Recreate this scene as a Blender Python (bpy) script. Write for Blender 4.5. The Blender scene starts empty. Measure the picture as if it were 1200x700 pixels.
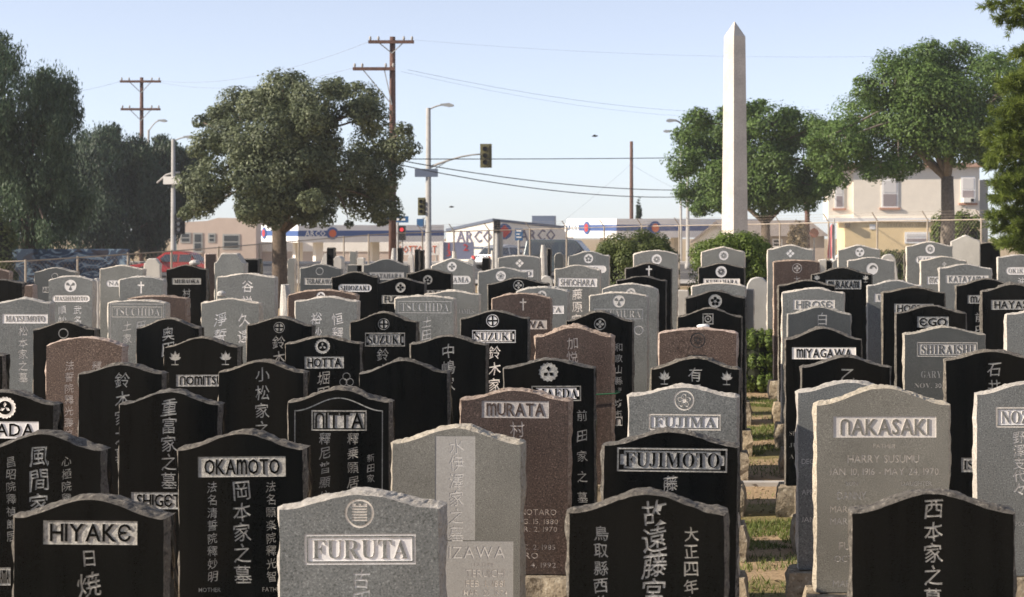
import bpy, math, random
import numpy as np
from math import sin, cos, pi, sqrt, radians
from mathutils import Vector, noise, geometry

SC = bpy.context.scene
COL = SC.collection
random.seed(4)
RNG = np.random.default_rng(4)

# ---------------------------------------------------------------- camera
F = 2100.0            # focal length in photo pixels (photo is 1200 x 700)
VX, VY = 886.0, 262.0  # where the level optical axis meets the photo
HC = 2.67             # height of the lens above the cemetery lawn
cam = bpy.data.cameras.new('camera')
cam_o = bpy.data.objects.new('camera', cam)
COL.objects.link(cam_o)
cam_o.location = (0, 0, HC)
cam_o.rotation_euler = (radians(90), 0, 0)
cam.sensor_width = 36.0
cam.lens = F / 1200 * 36
cam.shift_x = -(VX - 600) / 1200
cam.shift_y = -(350 - VY) / 1200
cam.clip_end = 5000
cam.dof.use_dof = True
cam.dof.focus_distance = 11.0
cam.dof.aperture_fstop = 7.0
SC.camera = cam_o

# ---------------------------------------------------------------- sky, sun, exposure
SUN_EL = radians(27)
SUN_AZ = radians(-105)      # clockwise from +Y: the sun stands to the left and a little behind the camera
world = bpy.data.worlds.new('World')
SC.world = world
world.use_nodes = True
wn = world.node_tree
sky = wn.nodes.new('ShaderNodeTexSky')
sky.sky_type = 'NISHITA'
sky.sun_disc = False
sky.sun_elevation = SUN_EL
sky.sun_rotation = SUN_AZ
sky.altitude = 100
sky.air_density = 0.7
sky.dust_density = 0.15
sky.ozone_density = 5.0
wn.nodes['Background'].inputs['Strength'].default_value = 0.108
hs = wn.nodes.new('ShaderNodeHueSaturation')      # thin smog takes the depth out of the blue, all round
hs.inputs['Saturation'].default_value = 0.48
tint = wn.nodes.new('ShaderNodeMix')
tint.data_type = 'RGBA'
tint.blend_type = 'MULTIPLY'
tint.inputs[0].default_value = 1.0
tint.inputs[7].default_value = (1.0, 0.98, 1.0, 1)
wn.links.new(sky.outputs[0], hs.inputs['Color'])
wn.links.new(hs.outputs[0], tint.inputs[6])
wn.links.new(tint.outputs[2], wn.nodes['Background'].inputs['Color'])
sun = bpy.data.lights.new('sun', 'SUN')
sun.energy = 5.0
sun.angle = radians(0.53)
sun.color = (1.0, 0.875, 0.73)
sun_o = bpy.data.objects.new('sun', sun)
COL.objects.link(sun_o)
to_sun = Vector((sin(SUN_AZ) * cos(SUN_EL), cos(SUN_AZ) * cos(SUN_EL), sin(SUN_EL)))
sun_o.rotation_euler = to_sun.to_track_quat('Z', 'Y').to_euler()
sun_o.location = (-30, -20, 40)
SC.view_settings.view_transform = 'Standard'
SC.view_settings.look = 'None'
SC.view_settings.exposure = 0.74
SC.view_settings.gamma = 1.0
SC.view_settings.use_curve_mapping = False


# ---------------------------------------------------------------- helpers
def at(px, py, d):
    """a photo pixel at a known distance d -> world point"""
    return Vector(((px - VX) * d / F, d, HC - (py - VY) * d / F))


def sst(t):
    t = min(1.0, max(0.0, t))
    return t * t * (3 - 2 * t)


def ground(X, Y):
    y = max(Y, -1.0)
    z = 0.0225 * ((14.5 - y) + sqrt((14.5 - y) ** 2 + 4)) + 0.02238 * min(y, 125.0)   # near bank, then a gentle rise
    z -= 2.0 * sst((Y - 36) / 26)                                                      # falls away to the street
    z += 0.8 * sst(X / 8) * sst((Y - 36) / 26) * (1 - sst((Y - 74) / 10))
    z -= 0.3 * sst((Y - 74) / 14)
    z -= 3.0 * sst((Y - 111) / 12)
    return z


def tag(o, label=None, cat=None, group=None, kind=None):
    if label:
        o['label'] = label
    if cat:
        o['category'] = cat
    if group:
        o['group'] = group
    if kind:
        o['kind'] = kind
    return o


def empty(name, loc, rz=0.0, parent=None):
    o = bpy.data.objects.new(name, None)
    o.empty_display_size = 0.1
    COL.objects.link(o)
    o.location = loc
    o.rotation_euler = (0, 0, rz)
    if parent:
        o.parent = parent
    return o


class MB:
    """collects faces, then becomes one mesh object"""

    def __init__(self):
        self.v, self.f, self.m = [], [], []

    def poly(self, pts, mi=0):
        n = len(self.v)
        self.v += [tuple(p) for p in pts]
        self.f.append(tuple(range(n, n + len(pts))))
        self.m.append(mi)

    def box(self, x0, x1, y0, y1, z0, z1, mi=0):
        n = len(self.v)
        self.v += [(x0, y0, z0), (x1, y0, z0), (x1, y1, z0), (x0, y1, z0),
                   (x0, y0, z1), (x1, y0, z1), (x1, y1, z1), (x0, y1, z1)]
        for q in ((0, 3, 2, 1), (4, 5, 6, 7), (0, 1, 5, 4), (1, 2, 6, 5), (2, 3, 7, 6), (3, 0, 4, 7)):
            self.f.append(tuple(n + i for i in q))
            self.m.append(mi)
        return self

    def tube(self, pts, rad, seg=8, mi=0, cap=True):
        pts = [Vector(p) for p in pts]
        if not hasattr(rad, '__len__'):
            rad = [rad] * len(pts)
        n0 = len(self.v)
        up = Vector((0, 0, 1))
        for i, p in enumerate(pts):
            a = pts[max(0, i - 1)]
            b = pts[min(len(pts) - 1, i + 1)]
            t = (b - a).normalized()
            r = up if abs(t.z) < 0.95 else Vector((0, 1, 0))
            s = t.cross(r).normalized()
            q = t.cross(s)
            for k in range(seg):
                an = 2 * pi * k / seg
                self.v.append(tuple(p + (s * cos(an) + q * sin(an)) * rad[i]))
        for i in range(len(pts) - 1):
            for k in range(seg):
                a = n0 + i * seg + k
                b = n0 + i * seg + (k + 1) % seg
                self.f.append((a, b, b + seg, a + seg))
                self.m.append(mi)
        if cap:
            self.f.append(tuple(n0 + k for k in range(seg))[::-1])
            self.f.append(tuple(n0 + (len(pts) - 1) * seg + k for k in range(seg)))
            self.m += [mi, mi]
        return self

    def prism(self, pts, y0, y1, mi=0):
        """outline in x,z extruded along y"""
        n = len(self.v)
        k = len(pts)
        self.v += [(x, y0, z) for x, z in pts] + [(x, y1, z) for x, z in pts]
        self.f.append(tuple(range(n, n + k)))
        self.f.append(tuple(range(n + k, n + 2 * k))[::-1])
        self.m += [mi, mi]
        for i in range(k):
            j = (i + 1) % k
            self.f.append((n + i, n + k + i, n + k + j, n + j))
            self.m.append(mi)
        return self

    def lathe(self, prof, seg=16, c=(0, 0, 0), mi=0):
        n = len(self.v)
        for r, z in prof:
            for k in range(seg):
                a = 2 * pi * k / seg
                self.v.append((c[0] + r * cos(a), c[1] + r * sin(a), c[2] + z))
        for i in range(len(prof) - 1):
            for k in range(seg):
                a = n + i * seg + k
                b = n + i * seg + (k + 1) % seg
                self.f.append((a, b, b + seg, a + seg))
                self.m.append(mi)
        self.f.append(tuple(n + k for k in range(seg))[::-1])
        self.f.append(tuple(n + (len(prof) - 1) * seg + k for k in range(seg)))
        self.m += [mi, mi]
        return self

    def build(self, name, mats, parent=None, loc=(0, 0, 0), rz=0.0, smooth=False):
        me = bpy.data.meshes.new(name)
        me.from_pydata(self.v, [], self.f)
        if not isinstance(mats, (list, tuple)):
            mats = [mats]
        for m in mats:
            me.materials.append(m)
        if len(mats) > 1:
            me.polygons.foreach_set('material_index', self.m)
        if smooth:
            me.polygons.foreach_set('use_smooth', [True] * len(me.polygons))
        me.update()
        o = bpy.data.objects.new(name, me)
        COL.objects.link(o)
        o.location = loc
        o.rotation_euler = (0, 0, rz)
        if parent:
            o.parent = parent
        return o


def np_mesh(name, V, nper, mats, parent=None, loc=(0, 0, 0)):
    """V: (n*nper,3) array, every nper vertices make one face"""
    n = len(V) // nper
    me = bpy.data.meshes.new(name)
    me.vertices.add(len(V))
    me.vertices.foreach_set('co', np.asarray(V, dtype=np.float32).ravel())
    me.loops.add(len(V))
    me.loops.foreach_set('vertex_index', np.arange(len(V), dtype=np.int32))
    me.polygons.add(n)
    me.polygons.foreach_set('loop_start', np.arange(0, len(V), nper, dtype=np.int32))
    me.materials.append(mats)
    me.update(calc_edges=True)
    o = bpy.data.objects.new(name, me)
    COL.objects.link(o)
    o.location = loc
    if parent:
        o.parent = parent
    return o


# ---------------------------------------------------------------- materials
def newmat(name):
    m = bpy.data.materials.new(name)
    m.use_nodes = True
    nt = m.node_tree
    return m, nt, nt.nodes['Principled BSDF']


def rgb(c):
    return (c[0], c[1], c[2], 1.0)


def noise_node(nt, scale, detail=3.0, rough=0.6, vec=None, dim=None):
    n = nt.nodes.new('ShaderNodeTexNoise')
    n.inputs['Scale'].default_value = scale
    n.inputs['Detail'].default_value = detail
    n.inputs['Roughness'].default_value = rough
    if vec is not None:
        nt.links.new(vec, n.inputs['Vector'])
    return n


def ramp(nt, src, stops):
    r = nt.nodes.new('ShaderNodeValToRGB')
    els = r.color_ramp.elements
    while len(els) < len(stops):
        els.new(0.5)
    for e, (p, c) in zip(els, stops):
        e.position = p
        e.color = rgb(c)
    nt.links.new(src, r.inputs[0])
    return r


def mixc(nt, a, b, fac, mode='MIX'):
    n = nt.nodes.new('ShaderNodeMix')
    n.data_type = 'RGBA'
    n.blend_type = mode
    if isinstance(fac, (int, float)):
        n.inputs[0].default_value = fac
    else:
        nt.links.new(fac, n.inputs[0])
    for i, s in ((6, a), (7, b)):
        if isinstance(s, tuple):
            n.inputs[i].default_value = rgb(s)
        else:
            nt.links.new(s, n.inputs[i])
    return n.outputs[2]


def plain(name, col, rough=0.6, metal=0.0, var=0.0, scale=8.0, bump=0.0, bscale=60.0, spec=0.5):
    m, nt, b = newmat(name)
    b.inputs['Roughness'].default_value = rough
    b.inputs['Metallic'].default_value = metal
    b.inputs['Specular IOR Level'].default_value = spec
    geo = nt.nodes.new('ShaderNodeNewGeometry')
    if var:
        n = noise_node(nt, scale, 4, 0.65, geo.outputs['Position'])
        lo = tuple(c * (1 - var) for c in col)
        hi = tuple(min(1, c * (1 + var)) for c in col)
        r = ramp(nt, n.outputs[0], [(0.3, lo), (0.7, hi)])
        nt.links.new(r.outputs[0], b.inputs['Base Color'])
    else:
        b.inputs['Base Color'].default_value = rgb(col)
    if bump:
        n2 = noise_node(nt, bscale, 5, 0.7, geo.outputs['Position'])
        bp = nt.nodes.new('ShaderNodeBump')
        bp.inputs['Strength'].default_value = bump
        bp.inputs['Distance'].default_value = 0.02
        nt.links.new(n2.outputs[0], bp.inputs['Height'])
        nt.links.new(bp.outputs[0], b.inputs['Normal'])
    return m


def granite(name, dark, mid, light, rough, spec=0.5, scale=190.0, big=0.16, bump=0.0, bscale=70.0, dust=0.06):
    """speckled stone: fine grains of three colours, slow blotches of weathering, a little per-stone drift"""
    m, nt, b = newmat(name)
    geo = nt.nodes.new('ShaderNodeNewGeometry')
    pos = geo.outputs['Position']
    n = noise_node(nt, scale, 2.5, 0.75, pos)
    r = ramp(nt, n.outputs[0], [(0.34, dark), (0.47, mid), (0.56, mid), (0.68, light)])
    big_n = noise_node(nt, 2.6, 5, 0.6, pos)
    rb = ramp(nt, big_n.outputs[0], [(0.28, (1 - big,) * 3), (0.72, (1 + big,) * 3)])
    c = mixc(nt, r.outputs[0], rb.outputs[0], 1.0, 'MULTIPLY')
    oi = nt.nodes.new('ShaderNodeObjectInfo')
    ro = ramp(nt, oi.outputs['Random'], [(0.0, (0.86, 0.88, 0.90)), (0.5, (1, 1, 1)), (1.0, (1.14, 1.11, 1.05))])
    c = mixc(nt, c, ro.outputs[0], 1.0, 'MULTIPLY')
    mp = nt.nodes.new('ShaderNodeMapping')
    mp.inputs['Scale'].default_value = (11, 11, 0.9)
    nt.links.new(pos, mp.inputs[0])
    sn = noise_node(nt, 1.0, 4, 0.6, mp.outputs[0])
    rs = ramp(nt, sn.outputs[0], [(0.35, (0, 0, 0)), (0.85, (dust,) * 3)])
    c = mixc(nt, c, (0.30, 0.28, 0.25), rs.outputs[0])
    nt.links.new(c, b.inputs['Base Color'])
    b.inputs['Specular IOR Level'].default_value = spec
    rr = nt.nodes.new('ShaderNodeMapRange')
    rr.inputs[3].default_value = rough * 0.8
    rr.inputs[4].default_value = min(1, rough * 1.25)
    nt.links.new(big_n.outputs[0], rr.inputs[0])
    nt.links.new(rr.outputs[0], b.inputs['Roughness'])
    if bump:
        n2 = noise_node(nt, bscale, 6, 0.72, pos)
        bp = nt.nodes.new('ShaderNodeBump')
        bp.inputs['Strength'].default_value = bump
        bp.inputs['Distance'].default_value = 0.02
        nt.links.new(n2.outputs[0], bp.inputs['Height'])
        nt.links.new(bp.outputs[0], b.inputs['Normal'])
    return m


# polished face / split rim / sand-blasted cuts, per kind of granite
ST = {
    'G': (granite('grey_granite', (0.07, 0.076, 0.073), (0.162, 0.171, 0.168), (0.31, 0.318, 0.31), 0.42, 0.4, 120),
          granite('grey_granite_split', (0.36, 0.33, 0.29), (0.56, 0.52, 0.46), (0.70, 0.66, 0.60), 0.9, 0.2, 60, 0.22, 0.9),
          granite('grey_granite_cut', (0.50, 0.48, 0.46), (0.64, 0.62, 0.59), (0.74, 0.72, 0.70), 0.9, 0.2, 120, 0.10)),
    'W': (granite('pale_granite', (0.34, 0.33, 0.31), (0.46, 0.45, 0.42), (0.58, 0.57, 0.54), 0.6, 0.3),
          granite('pale_granite_split', (0.42, 0.40, 0.37), (0.55, 0.53, 0.49), (0.66, 0.64, 0.60), 0.9, 0.2, 60, 0.2, 0.7),
          granite('pale_granite_cut', (0.22, 0.21, 0.20), (0.28, 0.27, 0.26), (0.34, 0.33, 0.32), 0.9, 0.2, 120, 0.1)),
    'O': (granite('olive_grey_granite', (0.085, 0.084, 0.074), (0.165, 0.163, 0.147), (0.28, 0.275, 0.25), 0.5, 0.35),
          granite('olive_granite_split', (0.28, 0.25, 0.20), (0.46, 0.42, 0.35), (0.60, 0.56, 0.48), 0.9, 0.2, 60, 0.22, 0.9),
          granite('olive_granite_cut', (0.50, 0.47, 0.43), (0.62, 0.585, 0.54), (0.72, 0.69, 0.64), 0.9, 0.2, 120, 0.1)),
    'K': (granite('black_granite', (0.0016, 0.0020, 0.0022), (0.0030, 0.0038, 0.0042), (0.009, 0.0105, 0.011), 0.14, 0.13, dust=0.016),
          granite('black_granite_split', (0.04, 0.037, 0.032), (0.145, 0.133, 0.115), (0.31, 0.285, 0.245), 0.85, 0.3, 45, 0.35, 1.0),
          granite('black_granite_cut', (0.19, 0.19, 0.18), (0.38, 0.375, 0.355), (0.54, 0.53, 0.50), 0.85, 0.3, 60, 0.25, 0.4)),
    'D': (granite('charcoal_granite', (0.03, 0.034, 0.036), (0.062, 0.069, 0.071), (0.12, 0.125, 0.125), 0.40, 0.4),
          granite('charcoal_granite_split', (0.20, 0.19, 0.17), (0.36, 0.34, 0.30), (0.52, 0.50, 0.45), 0.9, 0.2, 55, 0.25, 0.9),
          granite('charcoal_granite_cut', (0.36, 0.36, 0.35), (0.48, 0.47, 0.45), (0.60, 0.59, 0.56), 0.9, 0.2, 100, 0.1)),
    'B': (granite('brown_granite', (0.012, 0.0095, 0.009), (0.062, 0.043, 0.036), (0.18, 0.132, 0.112), 0.38, 0.35, 110),
          granite('brown_granite_split', (0.16, 0.115, 0.09), (0.37, 0.29, 0.235), (0.58, 0.49, 0.42), 0.9, 0.2, 50, 0.3, 1.0),
          granite('brown_granite_cut', (0.34, 0.30, 0.28), (0.48, 0.44, 0.41), (0.60, 0.57, 0.53), 0.9, 0.2, 100, 0.1)),
    'R': (granite('rose_granite', (0.016, 0.011, 0.009), (0.094, 0.064, 0.050), (0.25, 0.19, 0.155), 0.42, 0.35, 100),
          granite('rose_granite_split', (0.28, 0.20, 0.165), (0.50, 0.40, 0.34), (0.66, 0.56, 0.50), 0.9, 0.2, 50, 0.3, 1.0),
          granite('rose_granite_cut', (0.34, 0.31, 0.29), (0.46, 0.43, 0.41), (0.58, 0.55, 0.53), 0.9, 0.2, 100, 0.1)),
}
M_WHITE_CUT = granite('white_painted_cut', (0.70, 0.68, 0.66), (0.79, 0.77, 0.75), (0.85, 0.84, 0.82), 0.85, 0.2, 90, 0.08)
M_DARK_CUT = granite('dark_cut', (0.03, 0.03, 0.028), (0.06, 0.058, 0.055), (0.11, 0.10, 0.10), 0.85, 0.2, 90, 0.15)
M_ROCK = granite('rough_rock_base', (0.15, 0.12, 0.085), (0.33, 0.275, 0.20), (0.50, 0.44, 0.34), 0.95, 0.15, 22, 0.35, 1.0, 30)


def ground_mat():
    m, nt, b = newmat('dry_lawn_and_earth')
    geo = nt.nodes.new('ShaderNodeNewGeometry')
    pos = geo.outputs['Position']
    n1 = noise_node(nt, 1.3, 6, 0.65, pos)
    n2 = noise_node(nt, 38, 5, 0.7, pos)
    earth = ramp(nt, n2.outputs[0], [(0.25, (0.26, 0.18, 0.10)), (0.55, (0.43, 0.315, 0.195)), (0.8, (0.54, 0.42, 0.28))])
    turf = ramp(nt, n2.outputs[0], [(0.3, (0.16, 0.13, 0.055)), (0.7, (0.30, 0.26, 0.12))])
    # turf grows in strips between the rows
    sep = nt.nodes.new('ShaderNodeSeparateXYZ')
    nt.links.new(pos, sep.inputs[0])
    wob = nt.nodes.new('ShaderNodeMath'); wob.operation = 'MULTIPLY_ADD'
    nt.links.new(n1.outputs[0], wob.inputs[0]); wob.inputs[1].default_value = 1.6
    nt.links.new(sep.outputs['Y'], wob.inputs[2])
    sc = nt.nodes.new('ShaderNodeMath'); sc.operation = 'MULTIPLY'
    nt.links.new(wob.outputs[0], sc.inputs[0]); sc.inputs[1].default_value = 2 * pi / 3.5
    sn = nt.nodes.new('ShaderNodeMath'); sn.operation = 'SINE'
    nt.links.new(sc.outputs[0], sn.inputs[0])
    rr = ramp(nt, sn.outputs[0], [(0.35, (0, 0, 0)), (0.75, (1, 1, 1))])
    c = mixc(nt, earth.outputs[0], turf.outputs[0], rr.outputs[0])
    nt.links.new(c, b.inputs['Base Color'])
    b.inputs['Roughness'].default_value = 0.95
    b.inputs['Specular IOR Level'].default_value = 0.15
    bp = nt.nodes.new('ShaderNodeBump')
    bp.inputs['Strength'].default_value = 0.7
    bp.inputs['Distance'].default_value = 0.03
    nt.links.new(n2.outputs[0], bp.inputs['Height'])
    nt.links.new(bp.outputs[0], b.inputs['Normal'])
    return m


def leaf_mat(name, dark, light, patch=0.9, trans=0.3, rough=0.55):
    m, nt, b = newmat(name)
    geo = nt.nodes.new('ShaderNodeNewGeometry')
    n = noise_node(nt, patch, 3, 0.6, geo.outputs['Position'])
    rnd = nt.nodes.new('ShaderNodeMath'); rnd.operation = 'MULTIPLY_ADD'
    nt.links.new(geo.outputs['Random Per Island'], rnd.inputs[0])
    rnd.inputs[1].default_value = 0.55
    off = nt.nodes.new('ShaderNodeMath'); off.operation = 'SUBTRACT'
    nt.links.new(n.outputs[0], off.inputs[0]); off.inputs[1].default_value = 0.25
    nt.links.new(off.outputs[0], rnd.inputs[2])
    r = ramp(nt, rnd.outputs[0], [(0.1, dark), (0.9, light)])
    nt.links.new(r.outputs[0], b.inputs['Base Color'])
    b.inputs['Roughness'].default_value = rough
    b.inputs['Specular IOR Level'].default_value = 0.3
    tr = nt.nodes.new('ShaderNodeBsdfTranslucent')
    nt.links.new(r.outputs[0], tr.inputs['Color'])
    mx = nt.nodes.new('ShaderNodeMixShader')
    mx.inputs[0].default_value = trans
    nt.links.new(b.outputs[0], mx.inputs[1])
    nt.links.new(tr.outputs[0], mx.inputs[2])
    nt.links.new(mx.outputs[0], nt.nodes['Material Output'].inputs['Surface'])
    return m


M_GROUND = ground_mat()
M_BARK = plain('bark', (0.10, 0.075, 0.055), 0.95, var=0.4, scale=12, bump=1.0, bscale=25)
M_BARK_GREY = plain('grey_bark', (0.17, 0.145, 0.12), 0.95, var=0.35, scale=9, bump=1.0, bscale=18)
M_POLE_WOOD = plain('creosote_wood', (0.115, 0.06, 0.045), 0.9, var=0.35, scale=6)
M_STEEL = plain('galvanised_steel', (0.33, 0.34, 0.34), 0.55, 0.4, var=0.15, scale=4)
M_POLE_GREY = plain('grey_painted_pole', (0.36, 0.35, 0.33), 0.6, var=0.12, scale=3)
M_FENCE = plain('weathered_fence_steel', (0.36, 0.31, 0.25), 0.65, 0.2, var=0.2, scale=3)
M_WIRE = plain('dark_cable', (0.03, 0.035, 0.045), 0.7)
M_WIRE2 = plain('thin_cable', (0.18, 0.20, 0.24), 0.7)
M_BLACK = plain('black_plastic', (0.012, 0.013, 0.014), 0.45)
M_OLIVE = plain('olive_yellow_paint', (0.13, 0.12, 0.05), 0.55, var=0.15, scale=5)
M_SIGNBLUE = plain('sign_blue', (0.025, 0.11, 0.26), 0.5)
M_SIGNGREY = plain('sign_back', (0.10, 0.13, 0.19), 0.5)
M_WHITE = plain('white_paint', (0.80, 0.79, 0.77), 0.6, var=0.05, scale=2)
M_GLASS = plain('window_glass', (0.03, 0.04, 0.05), 0.08, spec=0.8)
M_RED = plain('red_paint', (0.5, 0.03, 0.025), 0.5)
M_ORANGE = plain('orange_paint', (0.62, 0.13, 0.04), 0.5)
M_BLUE = plain('station_blue', (0.035, 0.09, 0.27), 0.45)
M_STUCCO_CREAM = plain('cream_stucco', (0.80, 0.73, 0.62), 0.9, var=0.05, scale=1.5, bump=0.15)
M_STUCCO_OCHRE = plain('ochre_stucco', (0.72, 0.56, 0.32), 0.9, var=0.06, scale=1.5, bump=0.15)
M_STUCCO_PINK = plain('beige_stucco', (0.50, 0.41, 0.35), 0.9, var=0.06, scale=1.2, bump=0.15)
M_STUCCO_WHITE = plain('warm_white_stucco', (0.80, 0.77, 0.71), 0.9, var=0.05, scale=1.2)
M_ROOF = plain('shingle_roof', (0.22, 0.19, 0.17), 0.9, var=0.25, scale=5)
M_OBELISK = granite('pale_obelisk_granite', (0.38, 0.345, 0.31), (0.54, 0.50, 0.45), (0.66, 0.62, 0.57), 0.7, 0.3, 45, 0.14)
M_ASPHALT = plain('asphalt', (0.05, 0.05, 0.052), 0.9, var=0.2, scale=3)
M_CONCRETE = plain('concrete', (0.42, 0.40, 0.37), 0.9, var=0.15, scale=3)
M_PAINTLINE = plain('road_paint', (0.7, 0.68, 0.6), 0.8)
M_RUBBER = plain('tyre_rubber', (0.02, 0.02, 0.02), 0.85)
M_CHROME = plain('bright_metal', (0.6, 0.6, 0.6), 0.25, 0.9)
L_OAK = leaf_mat('grey_green_leaves', (0.026, 0.042, 0.024), (0.20, 0.232, 0.125), 0.8, 0.35)
L_FICUS = leaf_mat('ficus_leaves', (0.022, 0.052, 0.014), (0.165, 0.26, 0.065), 0.9, 0.35)
L_DARK = leaf_mat('dark_evergreen_leaves', (0.009, 0.021, 0.014), (0.06, 0.10, 0.052), 0.6, 0.3)
L_PEPPER = leaf_mat('pepper_tree_leaves', (0.020, 0.044, 0.026), (0.11, 0.165, 0.085), 0.5, 0.35)
L_HEDGE = leaf_mat('hedge_leaves', (0.045, 0.085, 0.016), (0.20, 0.27, 0.055), 2.0, 0.35)
L_HEDGE2 = leaf_mat('darker_hedge_leaves', (0.035, 0.055, 0.018), (0.16, 0.195, 0.06), 2.0, 0.35)
L_PINE = leaf_mat('pine_needles', (0.04, 0.075, 0.015), (0.24, 0.30, 0.06), 1.6, 0.4)
L_GRASS = leaf_mat('grass_blades', (0.06, 0.09, 0.018), (0.22, 0.27, 0.07), 3.0, 0.3)
L_DRY = leaf_mat('dry_leaves', (0.10, 0.075, 0.04), (0.26, 0.20, 0.11), 2.0, 0.3)


# ---------------------------------------------------------------- lettering (Blender's own built-in fonts)
GLYPH = {}


def glyph(ch, bold=0.0, res=2):
    """-> (verts 2D, faces, width, (x0,y0,x1,y1)) of one filled character at size 1"""
    key = (ch, bold, res)
    if key in GLYPH:
        return GLYPH[key]
    c = bpy.data.curves.new('glyph', 'FONT')
    c.body = ch
    c.size = 1.0
    c.offset = bold
    c.resolution_u = res
    c.fill_mode = 'FRONT'
    o = bpy.data.objects.new('glyph', c)
    me = o.to_mesh()
    V = [(v.co.x, v.co.y) for v in me.vertices]
    Fc = [tuple(p.vertices) for p in me.polygons]
    o.to_mesh_clear()
    bpy.data.objects.remove(o)
    bpy.data.curves.remove(c)
    if V:
        bb = (min(v[0] for v in V), min(v[1] for v in V), max(v[0] for v in V), max(v[1] for v in V))
    else:
        bb = (0, 0, 0.3, 0.7)
    GLYPH[key] = (V, Fc, bb)
    return GLYPH[key]


UNCIAL = {'M': 'm', 'N': '\u0548', 'E': '\u0404'}


def latin(text, cx, cy, w, h, style='sans', res=2):
    """text fitted into a box -> list of polygons (2D point lists)"""
    out, x = [], 0.0
    items = []
    for ch in text:
        if ch == ' ':
            x += 0.35
            continue
        bold = 0.008
        g = ch
        if style == 'serif' and 'A' <= ch <= 'Z':
            g = chr(0x1D400 + ord(ch) - 65)
            bold = -0.010
        elif style == 'uncial':
            g = UNCIAL.get(ch, ch)
            bold = 0.01
        elif style == 'thin':
            bold = 0.0
        V, Fc, bb = glyph(g, bold, res)
        gh = bb[3] - bb[1]
        cap = gh > 0.35 or ch in 'M'
        sx = sy = 1.0
        base = 0.0
        if cap:
            sy = 0.72 / gh
            sx = sy if style != 'uncial' else min(sy, 1.1)
            base = bb[1] * sy
        elif ch in '-\u2014':
            base = -0.0
        items.append((V, Fc, x - bb[0] * sx, -base, sx, sy))
        x += (bb[2] - bb[0]) * sx + (0.085 if style != 'uncial' else 0.075)
    tw = max(0.01, x - 0.08)
    kx = w / tw
    ky = h / 0.72
    if kx > ky * 1.35:
        kx = ky * 1.35
    x0 = cx - tw * kx / 2
    y0 = cy - h / 2
    for V, Fc, ox, oy, sx, sy in items:
        P = [(x0 + (ox + vx * sx) * kx, y0 + (oy + vy * sy) * ky) for vx, vy in V]
        for f in Fc:
            out.append([P[i] for i in f])
    return out


def brush(text, cx, ytop, size, pitch, res=2, bold=0.006, wob=1.35):
    """vertical column of characters with a slightly hand-brushed distortion"""
    out = []
    for i, ch in enumerate(text):
        V, Fc, bb = glyph(ch, bold, res)
        w, h = bb[2] - bb[0], bb[3] - bb[1]
        mx, my = (bb[0] + bb[2]) / 2, (bb[1] + bb[3]) / 2
        k = size * .92 / max(0.75, w, h)
        kx = k * .94
        cy = ytop - size / 2 - i * pitch
        sh = 0.07 * wob
        ph = (hash_(ch) + i * 7.3)
        P = []
        for vx, vy in V:
            a, b = vx - mx, vy - my
            b += sh * a
            a += 0.028 * wob * sin(5.1 * b + ph) + 0.012 * wob * sin(17 * b + ph)
            b += 0.028 * wob * sin(4.3 * a + 1.7 * ph)
            P.append((cx + a * kx, cy + b * k))
        for f in Fc:
            out.append([P[j] for j in f])
    return out


def hash_(ch):
    return (ord(ch) * 0.61803398875) % 1.0 * 6.28


def ringp(cx, cy, r0, r1, n=28):
    out = []
    for i in range(n):
        a, b = 2 * pi * i / n, 2 * pi * (i + 1) / n
        out.append([(cx + r0 * cos(a), cy + r0 * sin(a)), (cx + r1 * cos(a), cy + r1 * sin(a)),
                    (cx + r1 * cos(b), cy + r1 * sin(b)), (cx + r0 * cos(b), cy + r0 * sin(b))])
    return out


def discp(cx, cy, r, n=24, scal=0):
    pts = []
    for i in range(n):
        a = 2 * pi * i / n
        rr = r * (1 + (0.07 * cos(scal * a) if scal else 0))
        pts.append((cx + rr * cos(a), cy + rr * sin(a)))
    return [pts]


def symp(ch, cx, cy, r, bold=0.0):
    V, Fc, bb = glyph(ch, bold, 2)
    k = 2 * r / max(bb[2] - bb[0], bb[3] - bb[1], 0.01)
    mx, my = (bb[0] + bb[2]) / 2, (bb[1] + bb[3]) / 2
    return [[(cx + (V[i][0] - mx) * k, cy + (V[i][1] - my) * k) for i in f] for f in Fc]


def rectp(x0, x1, y0, y1):
    return [[(x0, y0), (x1, y0), (x1, y1), (x0, y1)]]


def framep(x0, x1, y0, y1, t):
    return (rectp(x0, x1, y0, y0 + t) + rectp(x0, x1, y1 - t, y1)
            + rectp(x0, x0 + t, y0 + t, y1 - t) + rectp(x1 - t, x1, y0 + t, y1 - t))


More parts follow.
